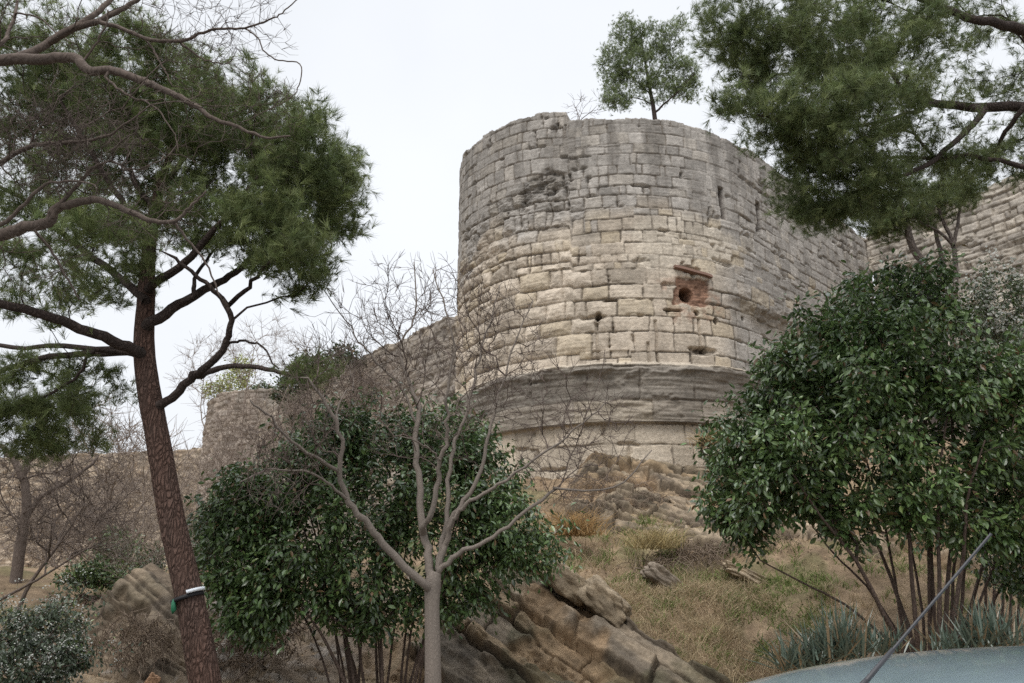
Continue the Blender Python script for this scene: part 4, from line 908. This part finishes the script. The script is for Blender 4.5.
def generic_bare(label, base_px, Y, blobs_, seed, n=4, r0=.03, mat='twig', twig=(2, .25, .7, .2, .003), per=1., tip=.004, name='bare_bush', cat='bush', group=None, fol=None, zbase=None, seg=.3, spread=10, mid=None):
    rng = np.random.default_rng(seed); px, py = base_px; st = []
    cx = np.mean([b[0] for b in blobs_]); cy = np.mean([b[1] for b in blobs_])
    for i in range(n):
        x0 = px + rng.normal(0, spread * .25); tb = blobs_[rng.integers(len(blobs_))]; x1 = tb[0] + rng.normal(0, tb[2] * .4); y1 = tb[1] + rng.normal(0, tb[3] * .3)
        st.append(([(x0, py), (x0 * .8 + x1 * .2 + rng.normal(0, spread * .15), py * .65 + y1 * .35), (x0 * .4 + x1 * .6 + rng.normal(0, spread * .2), py * .3 + y1 * .7), (x1, y1)], Y, Y + rng.uniform(-.6, .6), r0 * rng.uniform(.7, 1.1), r0 * .25))
    b = at(px, py, Y)
    return simple_tree(name, label, cat, b, st, blobs_, seed, M[mat], seg, fol, per, .3, .15, group, tip, twig=twig, capr=r0 * .5, jit=.03)
generic_bare('tiny leafless bush on the tower rim left of the small tree', (580, 125), 26.6, [(575, 106, 14, 10, 26.6, .5, 22), (595, 106, 10, 9, 26.6, .4, 12)], 52, 4, .02, 'twig', (2, .3, .6, .4, .006), tip=.006)

# multi-stemmed tree between the bush and the wall
def behind_tree():
    Y = 17.5; b = at(930, 340, Y)
    st = [([(938, 440), (932, 300), (925, 268), (912, 240), (903, 215), (898, 195)], Y, Y - .3, .13, .05), ([(942, 430), (945, 300), (942, 262), (938, 240), (930, 212), (928, 190)], Y + .2, Y + .2, .08, .03), ([(950, 430), (955, 300), (955, 262), (952, 240), (944, 222), (936, 200)], Y, Y + .1, .075, .03), ([(953, 245), (958, 225), (960, 205), (962, 188)], Y, Y, .05, .02)]
    B = [(905, 200, 22, 20, Y - .3, .8, 40), (930, 205, 26, 18, Y, .8, 50), (960, 195, 22, 14, Y, .8, 30), (888, 222, 16, 18, Y, .6, 40), (868, 218, 15, 20, Y - .2, .5, 44), (852, 205, 12, 14, Y - .2, .5, 22), (940, 180, 30, 16, Y, .8, 40)]
    def fol(T, rng, root): needles(T, rng, 10, .17, (.18, .205, .08), (.10, .14, .055), root, nn=22, spread=.13, w=.024)
    simple_tree('pine_tree', 'multi-stemmed grey-barked pine standing between the big bush and the right-hand wall', 'tree', (b[0], Y, hz(b[0], Y)), st, B, 53, bark_mat('grey_pine_bark', (.15, .12, .105), (.10, .085, .075), (1, 1, .4), .02, 12), .25, fol, 1., .25, .1, tip=.005)
behind_tree()

# left middle distance
def leafy(c1, c2, size, per=14, spread=.1, width=1.): 
    return lambda T, rng, root: foliage(T, rng, per, size, c1, c2, 'foliage', M['leaf'], root, spread, 2, .5, .1, .7, width, .3)
generic_bare('leafless grey tree at the left edge with a crooked trunk below the hanging pine foliage', (15, 640), 17, [(30, 490, 50, 40, 17, 1.2, 60), (70, 520, 45, 40, 17, 1.2, 50), (10, 440, 40, 25, 17, 1, 24), (110, 500, 40, 30, 17, 1, 30)], 60, 1, .05, 'darktwig', (4, .5, .7, .2, .005), 1.6, .006, 'bare_tree', 'tree')
rr = np.random.default_rng(9); T_ = Tree(9)
def crooked():
    Y = 20; rng = np.random.default_rng(61)
    st = [([(8, 640), (14, 580), (22, 540), (27, 505), (24, 478), (28, 462), (38, 450)], Y, Y, .15, .06), ([(24, 480), (15, 462), (5, 450), (-8, 440)], Y, Y, .10, .05), ([(24, 520), (42, 497), (70, 480), (92, 464), (98, 455)], Y, Y + .6, .07, .03), ([(0, 600), (15, 592), (45, 575), (75, 556), (105, 540)], Y - 3, Y - 3, .035, .012)]
    B = [(30, 470, 50, 30, Y, 1.2, 40), (80, 470, 40, 25, Y, 1, 30), (90, 540, 40, 30, Y - 2, 1, 26), (50, 520, 50, 30, Y, 1, 30)]
    simple_tree('bare_tree', 'thick grey crooked tree trunk at the left edge in front of the far wall', 'tree', (*at(8, 640, Y)[:2], hz(at(8, 640, Y)[0], Y)), st, B, 61, M['darktwig'], .3, None, 1.6, .3, .1, tip=.007, twig=(4, .5, .7, .2, .006))
crooked()
BR = [('dense brown leafless shrub below the far tan wall at the left', (60, 585), 30, [(60, 520, 40, 40, 30, 2, 130), (30, 540, 30, 30, 30, 2, 60)]),
      ('brown leafless shrub under the far wall just left of the pine trunk', (125, 585), 33, [(125, 515, 40, 42, 33, 2, 150), (100, 540, 30, 30, 33, 2, 60)]),
      ('pale leafless shrub right of the pine trunk below the small far tower', (205, 575), 36, [(205, 500, 30, 50, 36, 2, 130), (190, 545, 25, 30, 36, 2, 50)]),
      ('tall leafless shrub covering the foot of the small far tower', (250, 520), 40, [(245, 450, 40, 50, 40, 2, 160), (225, 480, 30, 35, 40, 2, 60)]),
      ('tangle of bare twigs climbing the right side of the small far tower', (300, 500), 38, [(300, 440, 36, 40, 38, 2, 130), (320, 420, 36, 30, 38, 2, 70)]),
      ('grey leafless shrub against the receding curtain wall behind the bush', (355, 470), 34, [(345, 400, 40, 34, 34, 2, 130), (385, 395, 36, 34, 34, 2, 80)]),
      ('bare wispy tree behind the pine trunk whose twigs reach above the far wall', (120, 600), 24, [(105, 460, 50, 40, 24, 2, 60), (150, 470, 40, 50, 24, 2, 50), (90, 420, 30, 20, 24, 1, 14)]),
      ('bare wispy tree behind the curved pine branch rising above the small far tower', (240, 540), 44, [(215, 370, 40, 40, 44, 2, 60), (270, 350, 40, 30, 44, 2, 60), (250, 420, 50, 40, 44, 2, 60)])]
for i, (lb, bp, Y, bl) in enumerate(BR):
    generic_bare(lb, bp, Y, bl, 70 + i, 7 if i < 6 else 3, .035 if i < 6 else .07, 'thicket', (5, .8, .7, .35, .0085), 1.8, .009, group='leafless shrubs in the left middle distance', seg=.5, spread=30)
# fine-stemmed bare shrub beside the trunk
generic_bare('fine-stemmed grey leafless shrub on the bank edge just left of the pine trunk', (157, 605), 17.5, [(140, 545, 26, 32, 17.5, .6, 50), (165, 535, 24, 36, 17.5, .6, 50), (120, 560, 20, 22, 17.5, .5, 22), (190, 540, 16, 25, 17.5, .4, 14)], 80, 14, .014, 'thicket', (3, .3, .5, .5, .0045), 1.5, tip=.0045, spread=14)
# evergreens in the left distance
def evergreen(label, Y, bl, seed, c1, c2, size, per=1., name='evergreen_bush', base=None, group=None, lp=16, sp=.12):
    px = np.mean([b[0] for b in bl]); py = max(b[1] + b[3] for b in bl)
    generic_bare(label, base or (px, py), Y, bl, seed, 5, .03, 'stembark', None, per, .005, name, 'bush', group, leafy(c1, c2, size, lp, sp), seg=.35)
evergreen('dark ivy-like bush hanging over the wall right of the small far tower', 47, [(290, 388, 18, 22, 47, 1.2, 90), (315, 372, 26, 18, 47, 1.2, 90), (345, 358, 22, 14, 47, 1.2, 60), (300, 410, 16, 20, 47, 1, 50)], 81, (.045, .065, .028), (.08, .10, .045), .26, lp=22, sp=.25)
evergreen('yellow-green spring bush on top of the small far tower', 66, [(232, 385, 22, 12, 66, 1.4, 70), (243, 366, 12, 9, 66, 1.2, 40), (215, 390, 14, 8, 66, 1, 24)], 82, (.34, .36, .09), (.26, .30, .08), .24, lp=22, sp=.4)
evergreen('small round green bush on the right rim of the small far tower', 64.5, [(262, 390, 12, 8, 64.5, 1.0, 70)], 83, (.07, .10, .03), (.05, .08, .03), .22, lp=20, sp=.2)
evergreen('low leafy green bush on the bank edge left of the pine trunk', 18.5, [(92, 572, 20, 14, 18.5, .6, 60), (115, 575, 18, 12, 18.5, .6, 40), (75, 578, 16, 10, 18.5, .5, 30)], 84, (.06, .10, .033), (.11, .16, .05), .10, 1.4)
evergreen('dull green bush behind the pine trunk on the bank', 21, [(135, 555, 26, 22, 21, .8, 60), (110, 545, 20, 20, 21, .8, 36), (150, 570, 20, 14, 21, .8, 30)], 85, (.075, .10, .045), (.11, .135, .06), .11, 1.5)
evergreen('dull green bush right of the pine trunk beside the wide dark bush', 22, [(205, 540, 22, 34, 22, .8, 90), (195, 575, 18, 18, 22, .8, 40), (220, 510, 18, 22, 22, .8, 40)], 86, (.07, .095, .042), (.11, .135, .06), .12, 1.4)
# undergrowth at the tower foot
evergreen('small leafy weed bush at the right end of the tower base', 24.2, [(712, 452, 12, 10, 24.2, .5, 26), (706, 440, 8, 7, 24.2, .3, 12)], 87, (.06, .085, .03), (.09, .12, .045), .12)

# ------------------------------------------------------------------ ground plants and dry grass
def on_ground(px0, px1, py0, py1, n, rng):
    """random places on the slope inside a part of the view."""
    out = []; 
    xs = rng.uniform(-9, 11, n * 12); ys = rng.uniform(12.5, 25.5, n * 12); zs_ = hill(xs, ys)
    f = np.array([0, math.cos(PITCH), math.sin(PITCH)]); u = np.array([0, -math.sin(PITCH), math.cos(PITCH)])
    p = np.stack([xs, ys, zs_], 1); q = p - [0, 0, CZ]; z = q @ f; px = W / 2 + F * q[:, 0] / z; py = H / 2 - F * (q @ u) / z
    ok = (px > px0) & (px < px1) & (py > py0) & (py < py1); return p[ok][:n]
def blades(P, rng, ln, w, c1, c2, lean=.45):
    n = len(P); a = rng.uniform(0, 2 * math.pi, n); d = unit(np.stack([np.cos(a) * lean * rng.uniform(.2, 1.6, n), np.sin(a) * lean * rng.uniform(.2, 1.6, n) - .12, np.ones(n)], 1)); l = ln * rng.uniform(.4, 1.25, n)[:, None]
    s = unit(np.cross(d, rng.normal(0, 1, (n, 3)))) * w; bend = np.stack([np.cos(a), np.sin(a), -np.ones(n) * .6], 1) * l * rng.uniform(.05, .4, (n, 1))
    V = np.stack([P - s, P + s, P + d * l * .55 + s * .7, P + d * l * .55 - s * .7, P + d * l + bend], 1).reshape(-1, 3); k = np.arange(n)[:, None] * 5
    t = rng.uniform(0, 1, (n, 1)); c = (np.array(c1) * (1 - t) + np.array(c2) * t) * rng.uniform(.6, 1.3, (n, 1))
    return V, [np.concatenate([k, k + 1, k + 2, k + 3], 1), np.concatenate([k + 3, k + 2, k + 4], 1)], np.repeat(c, 5, 0)
def stuff(name, label, parts, mat):
    V = []; f4 = []; f3 = []; C = []; n = 0
    for v, f, c in parts: V.append(v); f4.append(f[0] + n); f3.append(f[1] + n); C.append(c); n += len(v)
    tag(mesh(name, np.concatenate(V), [np.concatenate(f4), np.concatenate(f3)], mat, col=np.concatenate(C), smooth=False), label, 'grass', kind='stuff')
rg = np.random.default_rng(91)
def clumped(P, rng, k, s):
    c = P[rng.integers(len(P), size=len(P))] if False else P
    return np.repeat(c, k, 0) + rng.normal(0, 1, (len(c) * k, 3)) * np.array([s, s, 0])
straw = [(.52, .42, .275), (.36, .275, .17)]
parts = []
for box, n, k, ln in (((600, 830, 590, 690), 1500, 10, .34), ((560, 800, 565, 600), 420, 9, .34), ((560, 700, 500, 560), 110, 12, .42), ((700, 1024, 600, 690), 600, 8, .3), ((540, 600, 505, 570), 90, 14, .5), ((60, 330, 590, 690), 260, 7, .24), ((700, 1024, 540, 610), 260, 8, .3)):
    P = on_ground(*box, n, rg); m = (rockmask(P[:, 0], P[:, 1]) < .45) & (fbm(P[:, 0] * 1.1, P[:, 1] * 1.1, 140, 3) > .40); P = clumped(P[m], rg, k, .09); P[:, 2] = hill(P[:, 0], P[:, 1]) - .03
    parts.append(blades(P, rg, ln, .006, *straw, .6))
stuff('dry_grass', 'straw coloured dry grass over the slope right of the outcrop', parts, M['grass'])
parts = []
for box, n, k, ln in (((610, 830, 575, 690), 190, 22, .26), ((560, 680, 520, 590), 80, 24, .32), ((700, 1000, 540, 620), 110, 20, .24), ((60, 220, 600, 640), 30, 16, .16)):
    P = clumped(on_ground(*box, n, rg), rg, k, .10); P[:, 2] = hill(P[:, 0], P[:, 1]) - .03
    parts.append(blades(P, rg, ln, .010, (.14, .19, .055), (.21, .25, .09), .7))
stuff('green_weeds', 'patches of fresh green weeds among the dry grass', parts, M['grass'])
def litter():
    P = np.concatenate([on_ground(60, 340, 585, 690, 6500, rg), on_ground(440, 830, 480, 690, 3000, rg)]); P[:, 2] += .02 + rg.uniform(0, .05, len(P))
    V, Fc = leaves(P, rg.normal(0, 1, P.shape) * [1, 1, .2], rg, .075, 1.5, 0, .3)
    tag(mesh('leaf_litter', V, Fc, M['grass'], col=leafcol(len(P), rg, (.30, .21, .125), (.14, .095, .06), .3), smooth=False), 'brown dead leaves strewn over the slope', 'leaves', kind='stuff')
litter()
def brambles(label, B, seed, n, base_shift=20, ln=1.3):
    rng = np.random.default_rng(seed); b0 = blobs([(px, py, rx, ry, Y, dy, 1) for px, py, rx, ry, Y, dy, _ in B], rng)[0]; root = thing('dead_brambles', (b0[0], b0[1], hz(b0[0], b0[1])), label, 'bush'); tb = Tubes()
    P = blobs(B, rng, 1, .0)
    for p in P:
        a = rng.uniform(-.9, .9); g = hz(p[0], p[1]); l = ln * rng.uniform(.5, 1.2); d = np.array([math.sin(a), -.25 + rng.normal(0, .2), 0]); s = np.array([p[0], p[1], max(p[2], g)])
        q = spline(np.array([s - d * .3 * l + [0, 0, -.1], s, s + d * l * .35 + [0, 0, .12 * l], s + d * l * .7 + [0, 0, -.05 * l], s + d * l + [0, 0, -.42 * l]]), 3, .02, rng)
        tb.add(q, np.linspace(.010, .005, len(q)), 3, cap=False)
        for _ in range(3):
            i = rng.integers(3, len(q) - 1); e = unit(rng.normal(0, 1, 3) + [0, -.2, -.2]) * rng.uniform(.1, .35); tb.add([q[i], q[i] + e * .5 + rng.normal(0, .02, 3), q[i] + e], [.006, .005, .003], 3, cap=False)
    tb.build('stems', M['dead'], root)
brambles('grey mass of dead brambles hanging below the left part of the tower base', [(605, 495, 36, 20, 22.5, .7, 170), (640, 515, 40, 22, 21.5, .7, 200), (590, 520, 26, 22, 21, .7, 90)], 95, 1)
brambles('thin dry twigs scattered over the bank on both sides of the pine trunk foot', [(135, 640, 44, 30, 13.8, .35, 90), (250, 645, 50, 30, 13.5, .35, 100), (290, 620, 30, 20, 14.0, .35, 40)], 94, 1, ln=.7)
brambles('reddish dead brambles on the slope left of the big glossy bush', [(700, 560, 44, 14, 18.5, .6, 110), (660, 575, 30, 12, 18, .6, 60), (760, 565, 40, 12, 18.5, .6, 60)], 96, 1)
def tussock(label, px, py, Y, n, ln, seed, c1, c2, lean=.8):
    rng = np.random.default_rng(seed); p = at(px, py, Y); P = p + rng.normal(0, 1, (n, 3)) * [.28, .18, .02]
    V, Fc, C = blades(P, rng, ln, .009, c1, c2, lean); o = mesh('grass_tussock', V, Fc, M['grass'], col=C, smooth=False, origin=p); tag(o, label, 'grass')
tussock('tawny grass tussock overhanging at the right end of the tower base', 716, 446, 24.3, 420, .8, 97, (.48, .36, .19), (.34, .25, .13), 1.0)
tussock('orange-brown dry grass tussock by the right tip of the middle bush', 572, 535, 18.6, 500, .75, 98, (.46, .30, .14), (.34, .23, .11))
tussock('pale yellow grass tussock on the slope above the tilted outcrop', 655, 548, 18.2, 420, .6, 99, (.50, .41, .22), (.38, .30, .15))
def yucca(label, px, py, Y, n, ln, seed):
    rng = np.random.default_rng(seed); p = at(px, py, Y); a = rng.uniform(0, 2 * math.pi, n); e = np.clip(rng.normal(1.0, .33, n), .15, 1.5)
    d = np.stack([np.cos(a) * np.cos(e), np.sin(a) * np.cos(e), np.sin(e)], 1); l = ln * rng.uniform(.35, 1.15, n)[:, None]; s = unit(np.cross(d, [0, 0, 1.])); up = np.cross(s, d); w = .017; P = np.tile(p, (n, 1)) + d * .05 + rng.normal(0, 1, (n, 3)) * [.16, .10, .02]
    f = lambda t, ww, k=0: P + d * l * t + s * ww + up * k - np.array([0, 0, .10]) * l * t * t
    V = np.stack([f(0, -w * .7), f(0, 0, -.008), f(0, w * .7), f(.45, -w), f(.45, 0, -.012), f(.45, w), f(1, 0)], 1).reshape(-1, 3); k = np.arange(n)[:, None] * 7
    c4 = np.concatenate([np.concatenate([k + i, k + i + 1, k + i + 4, k + i + 3], 1) for i in (0, 1)]); c3 = np.concatenate([np.concatenate([k + 3 + i, k + 4 + i, k + 6], 1) for i in (0, 1)])
    t = rng.uniform(0, 1, (n, 1)); C = np.repeat((np.array([.085, .125, .095]) * (1 - t) + np.array([.14, .18, .14]) * t), 7, 0); C = np.where(np.repeat(rng.uniform(0, 1, (n, 1)) < .16, 7, 0), np.array([.27, .20, .12]), C)
    tag(mesh('yucca_plant', V, [c4, c3], M['leaf'], col=C, smooth=False, origin=p), label, 'plant', 'spiky blue-green plants along the foot of the big bush')
for i, (px, py, Y, n, ln, lb) in enumerate([(806, 672, 11.2, 190, .62, 'leftmost spiky blue-green plant beside the pale dry grass'), (842, 660, 11.0, 200, .78, 'large spiky blue-green plant at the left foot of the bush stems'), (878, 655, 11.3, 90, .5, 'spiky blue-green plant in front of the bush stems left of the antenna'), (950, 655, 11.3, 80, .46, 'spiky blue-green plant in front of the bush stems right of the antenna'), (990, 648, 11.2, 190, .66, 'rightmost spiky blue-green plant near the right edge')]):
    yucca(lb, px, py, Y, n, ln, 110 + i)
# the dark rod leaning on the bank
def rod():
    a, b = at(285, 640, 13.4), at(222, 692, 12.9); o = Tubes(); o.add(spline(np.array([a, (a + b) / 2 + [0, 0, .02], b]), 5), .012, 8); ob = o.build('stick', M['darktwig'], None, origin=b); tag(ob, 'long thin dark stick leaning on the bank right of the pine trunk', 'stick')
rod()
def roots():
    rng = np.random.default_rng(120); root = thing('dead_roots', at(110, 605, 18), 'mat of dead brown roots and twigs on the bank edge left of the pine trunk', 'roots'); tb = Tubes()
    for i in range(150):
        px = rng.uniform(78, 150); py = 592 + rng.uniform(0, 34); Y = 18.4 - (py - 592) * .05; p = at(px, py, Y); p[2] = max(p[2], hz(p[0], p[1]) + .02); a = rng.normal(.5, .5); d = np.array([math.cos(a), -.2, -.35 * math.sin(a)]); l = rng.uniform(.3, .9)
        tb.add(spline(np.array([p, p + d * l * .5 + rng.normal(0, .05, 3), p + d * l]), 4, .015, rng), np.linspace(.018, .006, 9), 4, cap=False)
    tb.build('stems', M['stembark'], root)
roots()

# ------------------------------------------------------------------ house roof beyond the far wall
def house():
    c = at(2, 470, 112); root = thing('house', (c[0] - 3, 116, 5), 'house with an orange tiled roof peeping over the far wall at the left edge', 'house')
    x0, x1, y0, y1, z0, z1, zr = c[0] - 9, c[0] + 2.0, 112, 120, 4, c[2] - .2, c[2] + 2.2
    V = [[x, y, z] for z in (z0, z1) for x, y in ((x0, y0), (x1, y0), (x1, y1), (x0, y1))]; fs = np.array([[0, 1, 5, 4], [1, 2, 6, 5], [2, 3, 7, 6], [3, 0, 4, 7]])
    mesh('wall', V, [fs], plain('house_plaster', (.5, .42, .33), .9), root, smooth=False)
    n = 60; xs = np.linspace(x0 - .4, x1 + .4, n * 2 + 1); zz = .06 * np.abs(np.sin(np.arange(n * 2 + 1) * math.pi / 2)); ym = (y0 + y1) / 2
    rows = [np.stack([xs, np.full_like(xs, y0 - .4), z1 - .15 + zz], 1), np.stack([xs, np.full_like(xs, ym), zr + zz], 1), np.stack([xs, np.full_like(xs, y1 + .4), z1 - .15 + zz], 1)]
    mesh('roof', np.concatenate(rows), [gridfaces(3, len(xs))], plain('clay_tiles', (.42, .16, .08), .9), root, smooth=False)
house()

# ------------------------------------------------------------------ the parked car in front
def car():
    root = thing('parked_car', (1.9, 2.35, 0), 'pale blue-grey parked car, only its roof and thin black antenna in view', 'car')
    paint = plain('blue_grey_paint', (.34, .43, .48), .22, .25, .5, coat=1); glass = plain('car_glass', (.02, .025, .03), .05, 0, .6); black = plain('black_trim', (.015, .015, .016), .5); rub = plain('tyre_rubber', (.02, .02, .02), .85); alloy = plain('alloy', (.5, .5, .52), .3, .9)
    ym = 2.30
    def loft(name, secs, mat, close=True):      # secs: (n,m,3)
        S = np.asarray(secs); n, m, _ = S.shape; return mesh(name, S.reshape(-1, 3), [gridfaces(n, m)], mat, root)
    X0, X1 = .70, 3.45
    # roof: a gently crowned shell from the windscreen header to the tail
    xs = np.linspace(X0, X1, 40); ys = np.linspace(-1, 1, 31); x, y = np.meshgrid(xs, ys, indexing='ij'); bow = .24 * (1 - ys ** 2); x = x - bow[None] * (1 - np.linspace(0, 1, 40)[:, None]) ** 2
    def rz(x, y): return 1.576 - np.where(x < 2, .0586 * np.abs(2 - x) ** 2.93, .03 * ((x - 2) / 1.4) ** 2) - .022 * y ** 2 - .05 * np.abs(y) ** 7
    half = .66
    top = np.stack([x, ym + y * half, rz(x, y)], -1); loft('roof', top, paint)
    # side and end glass falling from the roof edge to the belt line
    zb = .95
    def band(name, T_, B_, mat): loft(name, np.stack([np.asarray(T_), (np.asarray(T_) + np.asarray(B_)) / 2 + [0, 0, .0], np.asarray(B_)]), mat)
    for sgn, nm in ((-1, 'side_window'), (1, 'side_window')):
        t = np.stack([xs, np.full_like(xs, ym + sgn * half), rz(xs, np.full_like(xs, 1.)) - .002], 1); b = np.stack([X0 - .75 + (xs - X0) * (X1 + .3 - X0 + .75) / (X1 - X0), np.full_like(xs, ym + sgn * .80), np.full_like(xs, zb)], 1); band(nm, t, b, glass)
    t = np.stack([X0 - bow - .003, ym + ys * half, rz(X0 - bow, ys) - .003], 1); b = np.stack([np.full_like(ys, X0 - .85) - .08 * (1 - ys ** 2), ym + ys * .80, np.full_like(ys, zb)], 1); band('windscreen', t, b, glass)
    t = np.stack([np.full_like(ys, X1) + .003, ym + ys * half, rz(X1, ys) - .003], 1); b = np.stack([np.full_like(ys, X1 + .3) + .08 * (1 - ys ** 2), ym + ys * .80, np.full_like(ys, zb)], 1); band('rear_window', t, b, glass)
    tb = Tubes(); tb.add(np.stack([X0 - bow - .004, ym + ys * half, rz(X0 - bow, ys) - .003], 1), .007, 6); tb.build('header_trim', black, root)
    # lower body
    bx = np.array([-1.15, -1.08, -.6, .0, 1, 2, 3, 3.75, 3.95, 4.0]); ztop_ = np.array([.55, .68, .84, .95, .95, .95, .95, .95, .85, .55]); hw = np.array([.6, .74, .83, .86, .87, .87, .87, .85, .76, .62]); secs = []
    for a, zt, w in zip(bx, ztop_, hw):
        secs.append([[a, ym - w * .86, .22], [a, ym - w, .4], [a, ym - w, zt - .12], [a, ym - w * .93, zt], [a, ym, zt + .02], [a, ym + w * .93, zt], [a, ym + w, zt - .12], [a, ym + w, .4], [a, ym + w * .86, .22], [a, ym - w * .86, .22]])
    loft('body', secs, paint)
    for wx in (-.45, 3.1):
        for sgn in (-1, 1):
            k = np.linspace(0, 2 * math.pi, 33); pr = [(.2, .02), (.30, .03), (.315, .0), (.315, -.15), (.30, -.18), (.2, -.18)]
            V = np.stack([np.stack([wx + r_ * np.cos(k), np.full_like(k, ym + sgn * (.86 + o_)), .315 + r_ * np.sin(k)], 1) for r_, o_ in pr]); wobj = loft('wheel', V, rub)
            V = np.stack([np.stack([wx + r_ * np.cos(k), np.full_like(k, ym + sgn * (.86 + o_)), .315 + r_ * np.sin(k)], 1) for r_, o_ in ((.205, .015), (.17, -.02), (.05, .0), (.001, .0))]); mesh('rim', V.reshape(-1, 3), [gridfaces(4, 33)], alloy, wobj)
    for sgn in (-1, 1):
        a, b2 = np.meshgrid(np.linspace(-1, 1, 9), np.linspace(-1, 1, 9)); mesh('headlight', np.stack([-1.15 + .06 * (a ** 2 + b2 ** 2) - .03 + 0 * a, ym + sgn * .6 + a * .13, .62 + b2 * .06], -1).reshape(-1, 3), [gridfaces(9, 9)], plain('lamp_lens', (.7, .72, .74), .1), root)
    # antenna
    b0 = np.array([.815, 2.08, 0]); b0[2] = rz(b0[0], (b0[1] - ym) / half); tip_ = at(991, 534, 2.12); tb = Tubes(); d = tip_ - b0
    tb.add([b0 + [-.012, 0, -.012], b0 + [.0, 0, .0], b0 + d * .03, b0 + d * .06, b0 + d * .10], [.024, .021, .014, .0085, .007], 14)
    tb.add([b0 + d * .09, b0 + d * .28], [.0068, .0055], 10); n = 60; t = np.linspace(.28, 1, n)[:, None]; tb.add(b0 + d * t, .0034 + .0006 * (np.arange(n) % 2), 8); tb.build('antenna', plain('antenna_rubber', (.03, .03, .034), .45), root)
car()

# ------------------------------------------------------------------ overcast light
SUN_EL, SUN_AZ = R(52), R(205)            # azimuth clockwise from +Y: behind the camera, a little right
w = bpy.data.worlds.new('World'); sc.world = w; w.use_nodes = True; nt = w.node_tree; nt.nodes.clear()
out = N(nt, 'ShaderNodeOutputWorld'); bg = N(nt, 'ShaderNodeBackground'); sky_ = N(nt, 'ShaderNodeTexSky', sky_type='NISHITA', sun_disc=False)
sky_.sun_elevation = SUN_EL; sky_.sun_rotation = SUN_AZ; sky_.air_density = 1.0; sky_.dust_density = 3.0
hs = N(nt, 'ShaderNodeHueSaturation'); hs.inputs['Saturation'].default_value = .3; nt.links.new(sky_.outputs[0], hs.inputs['Color'])
tc = N(nt, 'ShaderNodeTexCoord'); sep = N(nt, 'ShaderNodeSeparateXYZ'); nt.links.new(tc.outputs['Generated'], sep.inputs[0])
nz = N(nt, 'ShaderNodeTexNoise'); nz.inputs['Scale'].default_value = 1.6; nz.inputs['Detail'].default_value = 5; nt.links.new(tc.outputs['Generated'], nz.inputs['Vector'])
grad = maprange(nt, sep.outputs[2], .70, 1, 1.0, 3.4); cl = maprange(nt, nz.outputs['Fac'], .3, .7, .92, 1.06)
mm = N(nt, 'ShaderNodeMath', operation='MULTIPLY'); nt.links.new(grad, mm.inputs[0]); nt.links.new(cl, mm.inputs[1])
over = N(nt, 'ShaderNodeRGB'); over.outputs[0].default_value = (9.3, 9.62, 10.1, 1)
ov = mulcol(nt, over.outputs[0], mm.outputs[0])
mx = N(nt, 'ShaderNodeMix', data_type='RGBA'); mx.inputs[0].default_value = .85; nt.links.new(hs.outputs[0], mx.inputs[6]); nt.links.new(ov, mx.inputs[7])
nt.links.new(mx.outputs[2], bg.inputs[0]); bg.inputs[1].default_value = .1; nt.links.new(bg.outputs[0], out.inputs[0])
sl = bpy.data.lights.new('sun', 'SUN'); sl.energy = 1.5; sl.angle = R(25); sl.color = (1, .96, .9)
so = bpy.data.objects.new('sun', sl); link(so)
dx, dy, dz = math.sin(SUN_AZ) * math.cos(SUN_EL), math.cos(SUN_AZ) * math.cos(SUN_EL), math.sin(SUN_EL)
so.location = (dx * 60, dy * 60, dz * 60)
from mathutils import Vector
so.rotation_euler = Vector((dx, dy, dz)).to_track_quat('Z', 'Y').to_euler()

cam = bpy.data.cameras.new('camera'); cam.sensor_width = 36; cam.lens = F / W * 36; cam.clip_end = 3000; cam.clip_start = .05
co = bpy.data.objects.new('camera', cam); link(co); co.location = (0, 0, CZ); co.rotation_euler = (R(90) + PITCH, 0, 0); sc.camera = co
vs = sc.view_settings; vs.view_transform = 'Standard'; vs.look = 'None'; vs.exposure = .15; vs.gamma = 1; vs.use_curve_mapping = False
sc.cycles.max_bounces = 6; sc.cycles.transparent_max_bounces = 4; sc.cycles.use_denoising = False
